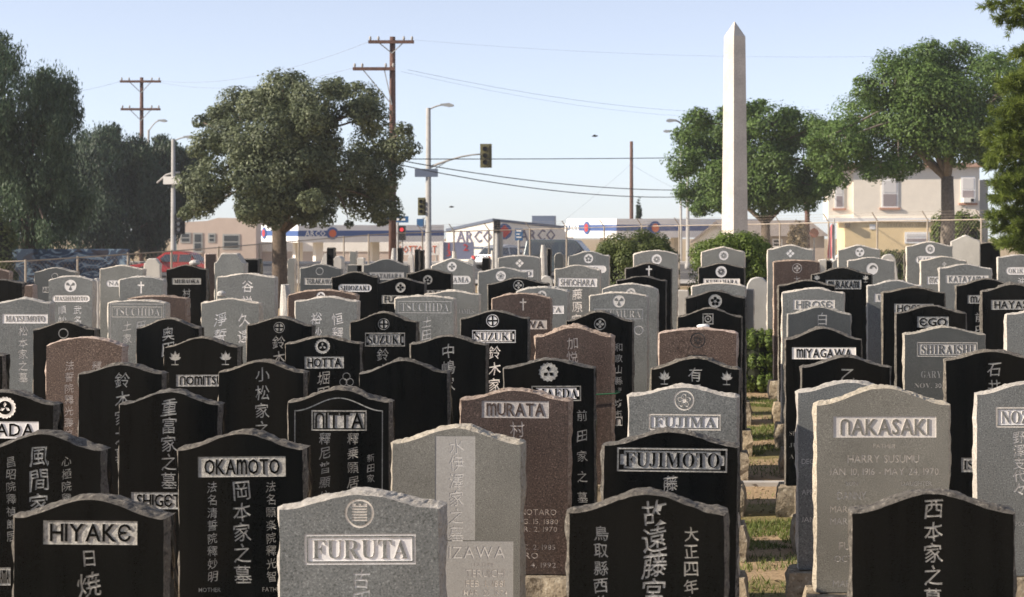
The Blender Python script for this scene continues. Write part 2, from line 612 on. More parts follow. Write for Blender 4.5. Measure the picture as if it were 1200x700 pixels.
def crest_polys(kind, cx, cy, r):
    """-> list of (category, polys): C = cut into the stone, X = left polished inside a cut disc"""
    if kind == 'grid':        # ring round a barred square
        p = ringp(cx, cy, r * 0.86, r)
        s = r * 0.52
        for i in range(6):
            y = cy - s + i * 2 * s / 5.4
            p += rectp(cx - s, cx + s, y, y + s * 0.2)
        p += rectp(cx - s, cx - s * 0.5, cy + s * 1.08, cy + s * 1.3) + rectp(cx - s * .2, cx + s * .2, cy + s * 1.08, cy + s * 1.3) + rectp(cx + s * .5, cx + s, cy + s * 1.08, cy + s * 1.3)
        return [('C', p)]
    if kind == 'quarter':     # disc split by a cross inside a thin ring
        p = ringp(cx, cy, r * 0.88, r)
        for i in range(4):
            a0, a1 = pi / 2 * i + 0.2, pi / 2 * (i + 1) - 0.2
            pts = [(cx + 0.17 * r * cos((a0 + a1) / 2), cy + 0.17 * r * sin((a0 + a1) / 2))]
            for k in range(6):
                a = a0 + (a1 - a0) * k / 5
                pts.append((cx + 0.72 * r * cos(a), cy + 0.72 * r * sin(a)))
            p.append(pts)
        return [('C', p)]
    if kind == 'three':       # three interlocked rings
        p = []
        for i in range(3):
            a = pi / 2 + 2 * pi * i / 3
            p += ringp(cx + 0.48 * r * cos(a), cy + 0.48 * r * sin(a), r * 0.42, r * 0.52, 18)
        return [('C', p)]
    if kind == 'trefoil':     # disc with three wedges left in it
        x = []
        for i in range(3):
            a = pi / 2 + 2 * pi * i / 3 + pi / 3
            x.append([(cx, cy), (cx + .68 * r * cos(a - .42), cy + .68 * r * sin(a - .42)),
                      (cx + .8 * r * cos(a), cy + .8 * r * sin(a)), (cx + .68 * r * cos(a + .42), cy + .68 * r * sin(a + .42))])
        return [('C', discp(cx, cy, r)), ('X', x)]
    if kind == 'wreath':      # scalloped ring round a three-pointed leaf
        p = []
        for i in range(18):
            a = 2 * pi * i / 18
            p += discp(cx + .84 * r * cos(a), cy + .84 * r * sin(a), r * 0.17, 8)
        p += ringp(cx, cy, r * .62, r * .74)
        for i in range(3):
            a = pi / 2 + 2 * pi * i / 3
            p.append([(cx + .05 * r * cos(a + 1.5), cy + .05 * r * sin(a + 1.5)), (cx + .34 * r * cos(a - .45), cy + .34 * r * sin(a - .45)),
                      (cx + .52 * r * cos(a), cy + .52 * r * sin(a)), (cx + .34 * r * cos(a + .45), cy + .34 * r * sin(a + .45))])
        return [('C', p)]
    if kind == 'paulownia':   # disc with dark leaf shapes
        x = []
        for a in (pi / 2, pi / 2 + 2.2, pi / 2 - 2.2):
            x.append([(cx + .08 * r * cos(a), cy + .08 * r * sin(a)), (cx + .45 * r * cos(a - .5), cy + .45 * r * sin(a - .5)),
                      (cx + .62 * r * cos(a), cy + .62 * r * sin(a)), (cx + .45 * r * cos(a + .5), cy + .45 * r * sin(a + .5))])
        return [('C', discp(cx, cy, r, 30, 15)), ('X', x)]
    if kind == 'swirl':
        x = []
        for s in (0, pi):
            pts = []
            for k in range(10):
                a = s + pi * k / 9
                pts.append((cx + .78 * r * cos(a) * (1 - .05 * k), cy + .78 * r * sin(a) * (1 - .05 * k)))
            for k in range(6):
                a = s + pi - pi * k / 5
                pts.append((cx + .25 * r * cos(s) + .3 * r * cos(a), cy + .25 * r * sin(s) + .3 * r * sin(a)))
            x.append(pts)
        return [('C', discp(cx, cy, r)), ('X', x[:1])]
    if kind == 'diamond':
        p = []
        for i in range(4):
            a = pi / 2 * i
            c = (cx + .5 * r * cos(a), cy + .5 * r * sin(a))
            p.append([(c[0] + .42 * r, c[1]), (c[0], c[1] + .42 * r), (c[0] - .42 * r, c[1]), (c[0], c[1] - .42 * r)])
        return [('C', p)]
    if kind == 'knot':        # square knot
        p = framep(cx - .8 * r, cx + .8 * r, cy - .8 * r, cy + .8 * r, .16 * r) + ringp(cx, cy, .36 * r, .55 * r, 16)
        p += [[(cx - .2 * r, cy), (cx, cy - .2 * r), (cx + .2 * r, cy), (cx, cy + .2 * r)]]
        return [('C', p)]
    if kind == 'cross':
        return [('C', rectp(cx - .13 * r, cx + .13 * r, cy - r, cy + r) + rectp(cx - .55 * r, cx + .55 * r, cy + .25 * r, cy + .52 * r))]
    if kind == 'ring':
        return [('C', ringp(cx, cy, .8 * r, r))]
    if kind == 'iris':        # upright sprig of petals
        p = []
        for a, l, w in ((pi / 2, 1, .2), (pi / 2 + .55, .9, .2), (pi / 2 - .55, .9, .2), (pi / 2 + 1.1, .7, .18), (pi / 2 - 1.1, .7, .18)):
            b = (cx, cy - .35 * r)
            t = (b[0] + 1.25 * l * r * cos(a), b[1] + 1.25 * l * r * sin(a))
            m = (b[0] + .75 * l * r * cos(a), b[1] + .75 * l * r * sin(a))
            nx, ny = -sin(a) * w * r, cos(a) * w * r
            p.append([(b[0] + nx * .3, b[1] + ny * .3), (b[0] - nx * .3, b[1] - ny * .3), (m[0] - nx, m[1] - ny), t, (m[0] + nx, m[1] + ny)])
        p += rectp(cx - .06 * r, cx + .06 * r, cy - r, cy - .36 * r) + rectp(cx - .5 * r, cx + .45 * r, cy - r, cy - .86 * r)
        return [('C', p)]
    # a printed-flower style crest inside a ring, or a solid disc with a polished flower
    if kind.startswith('o'):
        return [('C', ringp(cx, cy, r * .84, r) + symp(kind[1:], cx, cy, r * .66))]
    return [('C', discp(cx, cy, r)), ('X', symp(kind[1:], cx, cy, r * .66))]


# ---------------------------------------------------------------- one headstone
def outline(W, H, rise, kind, n=56):
    """front outline from bottom left, up, over the top, down to bottom right (x, z)"""
    pts = []
    nv = 22
    for i in range(nv):
        pts.append((-W / 2, H * 0 + (H - rise) * i / nv))
    for i in range(n + 1):
        u = -1 + 2 * i / n
        if kind == 'serp':
            z = H - rise + rise * (0.5 + 0.5 * cos(pi * u))
        elif kind == 'arc':
            z = H - rise * u * u
        elif kind == 'gable':
            z = H - rise * min(1.0, abs(u) ** 1.15)
        elif kind == 'round':
            z = H - rise + rise * sqrt(max(0, 1 - u * u))
        elif kind == 'ears':   # raised centre, stepped shoulders
            z = H - rise * sst((abs(u) - 0.45) / 0.5)
        else:
            z = H - rise * 0.15 * u * u
        pts.append((u * W / 2, z))
    for i in range(nv - 1, -1, -1):
        pts.append((W / 2, (H - rise) * i / nv))
    return pts


def slab_mesh(parent, W, H, T, rise, kind, mat, cats, seed, rough=1.0, name='slab'):
    """polished face with real cuts, split-faced rim, plain back"""
    pol, split, cut = ST[mat]
    off = Vector((seed * 13.7, seed * 7.1, seed * 3.3))
    ol = outline(W, H, rise, kind)
    k = len(ol)
    # slight unevenness of the arris
    face_ol = []
    for i, (x, z) in enumerate(ol):
        j = 0.0035 * rough * noise.noise(Vector((x * 14, z * 14, 0)) + off) - 0.004 * rough * max(0, noise.noise(Vector((x * 34, z * 34, 5)) + off))
        on_bottom = z <= 1e-6
        face_ol.append((x + (0 if on_bottom else j), z if on_bottom else z + j))
    # constrained triangulation of everything drawn on the face; cats = [(category, part index, polygons)]
    DEPTH = {'F': 0.0, 'X': 0.0, 'P': 0.0042, 'L': 0.0004, 'K': 0.0024, 'C': 0.0022, 'Z': 0.0012}
    PRI = {'L': 9, 'X': 7, 'K': 6, 'C': 5, 'P': 4, 'Z': 3, 'F': 1}
    verts = list(face_ol)
    edges = [(i, (i + 1) % k) for i in range(k)]
    polys = []
    for cat, idx, ps in cats:
        for p in ps:
            if any(abs(x) > W / 2 - 0.004 or z < 0.004 or z > H - 0.004 for x, z in p):
                continue
            n = len(verts)
            verts += p
            edges += [(n + i, n + (i + 1) % len(p)) for i in range(len(p))]
            polys.append((cat, idx, np.array(p)))
    res = geometry.delaunay_2d_cdt([Vector(v) for v in verts], edges, [], 0, 1e-6)
    rv, rf = res[0], [list(f) for f in res[2]]
    R2 = np.array([(v.x, v.y) for v in rv])
    cen = R2[np.array(rf)].mean(axis=1)

    def inside(P, pts):
        r = np.zeros(len(pts), bool)
        x, y = pts[:, 0], pts[:, 1]
        for i in range(len(P)):
            (xa, ya), (xb, yb) = P[i - 1], P[i]
            if ya == yb:
                continue
            cr = (ya > y) != (yb > y)
            r ^= cr & (x < (xb - xa) * (y - ya) / (yb - ya) + xa)
        return r
    code = np.zeros(len(rf), int)
    pri = np.where(inside(np.array(face_ol), cen), 1, -1)
    keys = ['F0']
    order = np.argsort(cen[:, 0])
    cxs = cen[order, 0]
    inP = np.zeros(len(rf), bool)
    for cat, idx, P in sorted(polys, key=lambda q: q[0] == 'L'):
        lo, hi = np.searchsorted(cxs, (P[:, 0].min(), P[:, 0].max()))
        sel = order[lo:hi]
        if not len(sel):
            continue
        sel = sel[(cen[sel, 1] > P[:, 1].min()) & (cen[sel, 1] < P[:, 1].max())]
        if not len(sel):
            continue
        sel = sel[inside(P, cen[sel])]
        if cat == 'P':
            inP[sel] = True
        if cat == 'L':
            sel = sel[inP[sel]]
        sel = sel[(pri[sel] > 0) & (pri[sel] < PRI[cat])]
        key = cat + str(idx)
        if key not in keys:
            keys.append(key)
        code[sel] = keys.index(key)
        pri[sel] = PRI[cat]
    out = {}

    def own(key):
        key = 'F0' if key[0] == 'X' else key
        return out.setdefault(key, MB())
    own('F0')
    edge_t = {}
    for ti, f in enumerate(rf):
        if pri[ti] < 0:
            continue
        key = keys[code[ti]]
        dep = DEPTH[key[0]]
        pts = [(R2[i][0], dep, R2[i][1]) for i in f]
        a, b, c = R2[f[0]], R2[f[1]], R2[f[2]]
        if (b[0] - a[0]) * (c[1] - a[1]) - (b[1] - a[1]) * (c[0] - a[0]) < 0:
            pts.reverse()
        own(key).poly(pts, 0)
        for a, b in zip(f, f[1:] + f[:1]):
            edge_t.setdefault((min(a, b), max(a, b)), []).append(ti)
    for (a, b), ts in edge_t.items():
        if len(ts) != 2:
            continue
        c0, c1 = keys[code[ts[0]]], keys[code[ts[1]]]
        d0, d1 = DEPTH[c0[0]], DEPTH[c1[0]]
        if d0 == d1:
            continue
        deep, shal = (c0, c1) if d0 > d1 else (c1, c0)
        own(deep if shal[0] != 'L' else shal).poly([(R2[a][0], min(d0, d1), R2[a][1]), (R2[b][0], min(d0, d1), R2[b][1]),
                                                    (R2[b][0], max(d0, d1), R2[b][1]), (R2[a][0], max(d0, d1), R2[a][1])], 1)
    # rim
    mb = out['F0']
    n0 = len(mb.v)
    R = 8
    cxm, czm = 0.0, H * 0.5
    nrm = []
    for i in range(k):
        p, q = ol[max(0, i - 1)], ol[min(k - 1, i + 1)]
        tx, tz = q[0] - p[0], q[1] - p[1]
        l = sqrt(tx * tx + tz * tz) or 1
        nrm.append((-tz / l, tx / l))
    back = []
    for j in range(R + 1):
        t = j / R
        for i, (x, z) in enumerate(ol):
            if j == 0:
                fx, fz = face_ol[i]
                mb.v.append((fx, 0, fz))
                continue
            y = T * t
            bulge = 0.009 * rough * min(1.0, sin(pi * min(1, t * 1.15 + 0.08)) * 1.2)
            e = noise.noise(Vector((x * 9, y * 14, z * 9)) + off) * 0.013 + abs(noise.noise(Vector((x * 26, y * 30, z * 26)) + off)) * 0.012
            o_ = (bulge + e * rough)
            if j == R:
                o_ -= 0.006 * rough
            yy = y + rough * 0.008 * noise.noise(Vector((x * 18, y * 5, z * 18)) - off) * (1 if j < R else 0)
            zz = z + nrm[i][1] * o_
            mb.v.append((x + nrm[i][0] * o_, yy, max(0.0, zz) if z > 1e-6 else 0.0))
    for j in range(R):
        for i in range(k - 1):
            a = n0 + j * k + i
            mb.f.append((a, a + k, a + k + 1, a + 1))
            mb.m.append(0 if mat == 'K' and j >= 3 and nrm[i][0] > .9 else 2)   # black stones: right flank's shade put in with the dark polished material
    mb.f.append(tuple(n0 + R * k + i for i in range(k)))
    mb.m.append(0)
    mb.f.append((n0, n0 + k - 1, n0 + R * k + k - 1, n0 + R * k))
    mb.m.append(2)
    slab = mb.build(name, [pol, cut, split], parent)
    return slab, out


def rock_base(parent, W, T, hb, seed, mat=None, name='base'):
    """rough-hewn block under the slab"""
    off = Vector((seed * 5.1, seed * 9.7, seed * 2.2))
    mb = MB()
    nx, ny, nz = 12, 5, 5
    hx, hy = W / 2, T / 2

    def pt(i, j, q):
        u, v, w = i / nx * 2 - 1, j / ny * 2 - 1, q / nz
        x, y, z = hx * u, hy * v, hb * w
        p = Vector((x * 8, y * 8, z * 8)) + off
        d = 0.022 * noise.noise(p) + 0.012 * noise.noise(p * 3.1)
        bulge = 0.02 * sin(pi * min(1, w * 0.9 + 0.1))
        if abs(u) == 1:
            x += u * (bulge + d)
        if abs(v) == 1:
            y += v * (bulge + d)
        if q == nz:
            z -= 0.006 + abs(d) * 0.5 * (1 if abs(u) > .8 or abs(v) > .8 else 0)
        return (x, y, z)

    def grid(fn, a, b):
        n0 = len(mb.v)
        for i in range(a + 1):
            for j in range(b + 1):
                mb.v.append(fn(i, j))
        for i in range(a):
            for j in range(b):
                p = n0 + i * (b + 1) + j
                mb.f.append((p, p + b + 1, p + b + 2, p + 1))
                mb.m.append(0)
    grid(lambda i, q: pt(i, 0, q), nx, nz)
    grid(lambda i, q: pt(nx - i, ny, q), nx, nz)
    grid(lambda j, q: pt(0, ny - j, q), ny, nz)
    grid(lambda j, q: pt(nx, j, q), ny, nz)
    grid(lambda i, j: pt(i, j, nz), nx, ny)
    return mb.build(name, mat or M_ROCK, parent)


NSTONE = [0]


def stone(d, x0, x1, ytop, rise_px, mat, label, kind='serp', base=0.25, T=0.16, panel=None, crest=(), kan=(), lat=(),
          zone=(), frame=(), inset=None, rz=0.0, cutmat=None, basemat=None, rough=1.0, bw=0.10, cat='headstone', name='headstone'):
    """a headstone from its outline in the photo at row distance d.
    panel = (text, style, x0, x1, y0, y1[, 'frame'][, 'white']); crest = [(kind, x, y, r)]; kan = [(text, x, y0, size, pitch)];
    lat = [(text, x, y, h, style, maxw)]; zone / frame = [(x0, x1, y0, y1)]; all in photo pixels"""
    NSTONE[0] += 1
    seed = NSTONE[0]
    s = F / d
    pxc = (x0 + x1) / 2
    X = (pxc - VX) / s
    yf = VY + (ytop - VY) * (d + T) / d
    Zt = HC - (yf - VY) / s
    gz = ground(X, d)
    W = (x1 - x0) / s
    H = Zt - gz - base
    rise = rise_px / s
    root = empty(name, (X, d, gz - 0.01), rz)
    lean = random.Random(seed)
    root.rotation_euler = (lean.gauss(0, .006), lean.gauss(0, .006), rz + lean.gauss(0, .012))
    tag(root, label, cat, 'granite headstones of the cemetery' if cat == 'headstone' else None)
    z_sl = base + 0.01
    Zs = gz + base   # world z of the slab's foot

    def fx(px):
        return (px - pxc) / s

    def fz(py):
        return HC - (py - VY) / s - Zs
    cats = []
    res = 2
    fr_t = 0.008
    pmat = None
    if panel:
        text, style, a, b, c, e = panel[:6]
        fl = panel[6:]
        xa, xb, zb, za = fx(a), fx(b), fz(c), fz(e)
        if 'line' in fl:        # outlined panel, letters cut in
            cats.append(('C', 90, framep(xa, xb, za, zb, 0.006)))
            cats.append(('K', 90, latin(text, (xa + xb) / 2, (za + zb) / 2, (xb - xa) * .9, (zb - za) * .66, style, res)))
        else:
            if 'round' in fl:
                r = (zb - za) / 2
                pts = [(xa + r - r * cos(t), (za + zb) / 2 + r * sin(t)) for t in [pi / 2 - pi * i / 8 for i in range(9)]][::-1]
                pts2 = [(xb - r + r * cos(t), (za + zb) / 2 + r * sin(t)) for t in [-pi / 2 + pi * i / 8 for i in range(9)]]
                poly = [pts2 + [(xa + r - r * sin(pi * i / 8), (za + zb) / 2 + r * cos(pi * i / 8)) for i in range(9)]]
                cats.append(('P', 0, poly))
            elif 'frame' in fl:
                cats.append(('C', 90, framep(xa, xb, za, zb, fr_t)))
                i_ = fr_t + 0.006
                x2, x3, z2, z3 = xa + i_, xb - i_, za + i_, zb - i_
                if 'notch' in fl:
                    q = (zb - za) * 0.16
                    cats.append(('P', 0, [[(x2 + q, z2), (x3 - q, z2), (x3 - q, z2 + q), (x3, z2 + q), (x3, z3 - q), (x3 - q, z3 - q), (x3 - q, z3),
                                        (x2 + q, z3), (x2 + q, z3 - q), (x2, z3 - q), (x2, z2 + q), (x2 + q, z2 + q)]]))
                else:
                    cats.append(('P', 0, rectp(x2, x3, z2, z3)))
            else:
                cats.append(('P', 0, rectp(xa, xb, za, zb)))
            cats.append(('L', 0, latin(text, (xa + xb) / 2, (za + zb) / 2, (xb - xa) * .86, (zb - za) * (.74 if style == 'uncial' else .6), style, res)))
        if 'white' in fl:
            pmat = M_WHITE_CUT
        if 'dark' in fl:
            pmat = M_DARK_CUT
    for ci, (kd, cx, cy, r) in enumerate(crest):
        for c, p in crest_polys(kd, fx(cx), fz(cy), r / s):
            cats.append((c, ci, p))
    for ci, (t, cx, y0, size, pitch) in enumerate(kan):
        cats.append(('K', ci, brush(t, fx(cx), fz(y0), size / s, pitch / s, res)))
    for ci, l in enumerate(lat):
        t, cx, cy, h, sty, mw = l
        cats.append(('K', 30 + ci, latin(t, fx(cx), fz(cy), mw / s, h / s, sty, res)))
    for (a, b, c, e) in zone:
        cats.append(('Z', 0, rectp(fx(a), fx(b), max(0.006, fz(e)), fz(c))))
    for (a, b, c, e) in frame:
        cats.append(('C', 91, framep(fx(a), fx(b), max(0.006, fz(e)), fz(c), 0.006)))
    if inset:
        i_ = inset / s
        o1 = outline(W - 2 * i_, H - i_ - 0.01, rise, kind)
        o2 = outline(W - 2 * i_ - 0.012, H - i_ - 0.016, rise, kind)
        p = []
        for q in range(len(o1) - 1):
            A, B, Cc, Dd = o1[q], o1[q + 1], o2[q + 1], o2[q]
            if min(A[1], B[1]) > 0.01:
                p.append([A, B, Cc, Dd])
        cats.append(('C', 92, p))
    slab, out = slab_mesh(root, W, H, T, rise, kind, mat, cats, seed, rough)
    slab.location = (0, 0, z_sl)
    pol, split, cut = ST[mat]
    cm = cutmat or cut
    off = (0, 0, z_sl)
    pan = None
    if 'P0' in out:
        pan = out['P0'].build('name_panel', [pmat or cm, pmat or cm], root, off)
    for key, mb in sorted(out.items()):
        c, idx = key[0], int(key[1:])
        if not mb.f or c in 'FP':
            continue
        if c == 'L':
            if pan:
                mb.build('raised_lettering', [pol, cm], pan)
        elif c == 'K':
            mb.build('inscription' if idx < 90 else 'name_inscription', [cm, cm], root, off)
        elif c == 'C':
            mb.build('crest' if idx < 90 else 'carved_border', [cm, cm], root, off)
        else:
            mb.build('sandblasted_band', [granite_band, granite_band], root, off)
    if base > 0.01:
        bs = rock_base(root, W + bw, T + 0.14, base + 0.01, seed, basemat)
        bs.location = (0, T / 2, 0)
    return root


granite_band = granite('sandblasted_grey_band', (0.30, 0.29, 0.27), (0.38, 0.365, 0.34), (0.46, 0.45, 0.42), 0.85, 0.2, 160, 0.08)


# ---------------------------------------------------------------- ground, road, pavement
def sheet(name, xs, ys, mat, dz=0.0, kind='structure', fn=ground):
    V = [(x, y, fn(x, y) + dz) for y in ys for x in xs]
    n = len(xs)
    Fc = [(j * n + i, j * n + i + 1, (j + 1) * n + i + 1, (j + 1) * n + i) for j in range(len(ys) - 1) for i in range(n - 1)]
    me = bpy.data.meshes.new(name)
    me.from_pydata(V, [], Fc)
    me.materials.append(mat)
    me.polygons.foreach_set('use_smooth', [True] * len(Fc))
    o = bpy.data.objects.new(name, me)
    COL.objects.link(o)
    o['kind'] = kind
    return o


xs = [-400, -220, -140, -90, -60] + [-45 + 1.5 * i for i in range(61)] + [60, 90, 140, 220, 400]
ys = [-150, -60, -20, -8] + [-3 + 0.75 * i for i in range(56)] + [40 + 2 * i for i in range(48)] + [145, 170, 220, 320, 450, 600]
sheet('ground', xs, ys, M_GROUND)
RX = [-140, -90, -60, -45, -30, -15, 0, 2, 4, 6, 8, 15, 30, 45, 60, 90, 140]
sheet('pavement', RX, [86.5, 88, 90], M_CONCRETE, 0.13)
sheet('pavement', RX, [110, 111.5, 113], M_CONCRETE, 0.13)
sheet('road', RX, [90, 95, 100, 105, 110], M_ASPHALT, 0.008)
sheet('road_marking', RX, [99.9, 100.05], M_PAINTLINE, 0.014)
for yk in (90.0, 109.85):
    mb = MB()
    for a, b in zip(RX, RX[1:]):
        mb.box(a, b, yk, yk + 0.15, ground(a, yk), ground(a, yk) + 0.135)
    mb.build('kerb', M_CONCRETE)['kind'] = 'structure'

# narrow concrete edging across the aisle
mb = MB().box(-0.75, 0.75, 15.62, 15.74, -0.05, ground(0, 15.68) + 0.035)
tag(mb.build('concrete_edging', M_CONCRETE), 'thin pale concrete edging strip crossing the earth aisle between the rows', 'edging')

# grass growing in strips of the aisle
strips = [(12.5, 13.75, 1.0), (17.55, 18.25, .55), (18.5, 19.6, .8), (21.3, 22.2, .8), (10.6, 11.5, .25), (14.4, 15.2, .08), (16.2, 17.2, .16), (20.0, 20.9, .15), (11.7, 12.3, .3)]
gv = []
for (ya, yb, dens) in strips:
    n = int(dens * 9000 * (yb - ya))
    x = RNG.uniform(-1.1, 1.15, n)
    y = RNG.uniform(ya, yb, n) + 0.07 * np.sin(x * 7 + ya)
    keep = np.array([noise.noise(Vector((a * 3.2, b * 3.2, 3))) for a, b in zip(x, y)]) > -0.28
    x, y = x[keep], y[keep]
    n = len(x)
    z = np.array([ground(a, b) for a, b in zip(x, y)])
    h = RNG.uniform(0.018, 0.05, n)
    an = RNG.uniform(0, 2 * pi, n)
    w = 0.0045
    le = RNG.normal(0, 0.02, (n, 2))
    gv.append(np.stack([np.stack([x - w * np.cos(an), y - w * np.sin(an), z - .004], 1), np.stack([x + w * np.cos(an), y + w * np.sin(an), z - .004], 1),
                        np.stack([x + le[:, 0], y + le[:, 1], z + h], 1)], 1).reshape(-1, 3))
tag(np_mesh('grass', np.concatenate(gv), 3, L_GRASS), 'short patchy grass growing in strips along the earth aisle', 'grass', kind='stuff')
# dead leaves and crumbs of soil in the aisle
gv = []
n = 900
x = RNG.uniform(-.7, .8, n); y = RNG.uniform(9, 22.5, n)
z = np.array([ground(a, b) for a, b in zip(x, y)]) + 0.012
s_ = RNG.uniform(.008, .028, n); an = RNG.uniform(0, 6.28, n)
q = []
for k in range(4):
    q.append(np.stack([x + s_ * np.cos(an + k * pi / 2) * (1 if k % 2 else .6), y + s_ * np.sin(an + k * pi / 2) * (1 if k % 2 else .6), z + RNG.uniform(-.008, .014, n)], 1))
tag(np_mesh('fallen_leaves', np.stack(q, 1).reshape(-1, 3), 4, L_DRY), 'scattered dry leaf litter lying on the earth aisle', 'leaf litter', kind='stuff')

# ---------------------------------------------------------------- headstones, nearest row first
# front row
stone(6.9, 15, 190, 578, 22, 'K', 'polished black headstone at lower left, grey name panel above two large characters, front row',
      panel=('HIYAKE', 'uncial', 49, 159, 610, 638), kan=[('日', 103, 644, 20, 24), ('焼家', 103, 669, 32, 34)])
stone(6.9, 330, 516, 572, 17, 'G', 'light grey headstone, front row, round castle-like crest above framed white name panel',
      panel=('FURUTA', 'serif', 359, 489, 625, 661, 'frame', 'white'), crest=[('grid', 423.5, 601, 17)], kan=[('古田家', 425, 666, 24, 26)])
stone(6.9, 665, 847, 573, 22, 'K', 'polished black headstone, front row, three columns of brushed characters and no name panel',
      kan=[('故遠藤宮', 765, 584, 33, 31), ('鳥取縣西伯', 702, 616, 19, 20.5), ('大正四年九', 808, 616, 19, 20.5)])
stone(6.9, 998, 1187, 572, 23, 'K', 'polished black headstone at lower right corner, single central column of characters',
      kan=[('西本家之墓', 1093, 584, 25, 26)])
# second row
stone(8.4, -22, 119, 505, 20, 'K', 'black headstone cut by left edge, three character columns, behind lower left front stone',
      panel=('KAZAMA', 'uncial', -12, 13, 665, 686), kan=[('風間家', 47, 522, 27, 28), ('昌昭院釋禎郎居', 14, 535, 13, 14.5), ('心極院釋妙光', 79, 535, 13, 14.5)])
stone(8.4, 212, 358, 504, 19, 'K', 'black headstone left of the light grey front stone, name panel over three character columns',
      panel=('OKAMOTO', 'uncial', 235, 338, 535, 559), kan=[('岡本家之墓', 286, 563, 24, 24.5), ('法名清誓院釋妙明', 251, 564, 13.5, 15), ('法名願楽院釋光智', 320, 564, 13.5, 15)],
      lat=[('MOTHER', 247, 691, 5, 'sans', 26), ('FATHER', 321, 691, 5, 'sans', 24)])
stone(8.4, 459, 609, 498, 18, 'O', 'olive grey headstone with paler vertical band of characters, right of the light grey front stone',
      kan=[('水伊澤家之墓', 534, 513, 20, 20.5)], zone=[(509, 556, 511, 633), (509, 601, 634, 710)],
      lat=[('IZAWA', 558, 647.5, 14, 'uncial', 66), ('FATHER', 567, 662, 4, 'sans', 24), ('TERUICHI', 568, 672, 9, 'sans', 46), ('FEB. 1, 1881', 568, 684, 7.5, 'sans', 46),
           ('MAR. 20, 1974', 568, 695, 7, 'sans', 52)])
stone(8.4, 704, 860, 502, 17, 'K', 'black headstone with large framed serif name panel beside the aisle, second row',
      panel=('FUJIMOTO', 'serif', 719, 848, 525, 553, 'frame', 'notch'), kan=[('藤本家', 782, 557, 20, 22)])
stone(9.0, 957, 1112, 452, 20, 'O', 'olive grey headstone right of aisle with name panel above many lines of dates',
      base=0.36, panel=('NAKASAKI', 'uncial', 976, 1097, 488, 513),
      lat=[('FATHER', 1036, 523, 5, 'thin', 26), ('HARRY SUSUMU', 1035, 538, 9, 'thin', 84), ('JAN. 10, 1916 - MAY 24, 1970', 1036, 553, 8, 'thin', 128), ('SON', 998, 567, 5, 'thin', 14),
           ('DAUGHTER', 1074, 567, 5, 'thin', 36), ('DANNY', 998, 581, 9, 'thin', 34), ('MAR. 2, 1944', 1000, 597, 7.5, 'thin', 55), ('MAR. 9, 1944', 1000, 611, 7.5, 'thin', 55), ('FUMIKO', 1005, 640, 9, 'thin', 44),
           ('OCT. 4, 1918', 1005, 655, 7.5, 'thin', 55), ('MAR. 12, 1999', 1005, 684, 7.5, 'thin', 58)])
# third row
stone(10.3, 936, 1056, 446, 12, 'G', 'blue grey headstone mostly hidden behind olive grey stone at the aisle edge',
      lat=[('DEC. 4, 1898', 960, 541, 6, 'thin', 40), ('APR. 7, 1976', 960, 577, 6, 'thin', 40), ('JAN. 1, 1901', 960, 609, 6, 'thin', 40)])
stone(10.1, 139, 254, 457, 15, 'K', 'black headstone with one central character column above low name strip, left side',
      panel=('SHIGETOMI', 'uncial', 153, 246, 577, 597), kan=[('重富家之墓', 197, 467, 21, 21.5)])
stone(10.1, 337, 455, 454, 15, 'K', 'black headstone with thin carved border line round its face and small name panel',
      inset=7, panel=('NITTA', 'uncial', 364, 429, 481, 505, 'frame'), kan=[('釋尼普顯位', 380, 507, 15, 17), ('釋乗願居士', 413, 507, 15, 17), ('新田家', 434, 532, 10, 12)])
stone(10.1, 538, 664, 455, 12, 'B', 'reddish brown headstone with pale name panel standing on tan rock base, centre',
      base=0.26, panel=('MURATA', 'uncial', 562, 641, 470, 490), kan=[('村田', 604, 493, 20, 22)],
      lat=[('JUNOTARO', 625, 600, 7, 'sans', 52), ('AUG. 15, 1880', 625, 611, 6, 'sans', 56), ('MAR. 2, 1970', 625, 620, 6, 'sans', 54), ('DEC. 2, 1985', 625, 641, 6, 'sans', 50),
           ('HIRO', 617, 651, 7, 'sans', 26), ('SEP. 4, 1992', 625, 662, 6, 'sans', 52)])
stone(10.1, 736, 862, 451, 11, 'G', 'light grey headstone with round flower crest above white framed panel, left of aisle',
      panel=('FUJIMA', 'serif', 759, 843, 485, 504, 'frame', 'white'), crest=[('o❀', 800, 469, 12)])
stone(10.1, 1145, 1268, 447, 13, 'G', 'grey headstone cut by right edge with framed white panel over character column',
      panel=('NOZAWA', 'serif', 1167, 1252, 477, 501, 'frame', 'white'), kan=[('野澤支代々', 1194, 505, 16, 15)], lat=[('NOV. 3, 1900', 1180, 614, 5, 'thin', 40)])
stone(10.3, -56, 61, 457, 15, 'K', 'black headstone cut by left edge with round crest and white name panel',
      panel=('ASADA', 'uncial', -38, 44, 494, 514, 'white'), crest=[('wreath', 4, 478, 13)], cutmat=M_WHITE_CUT)
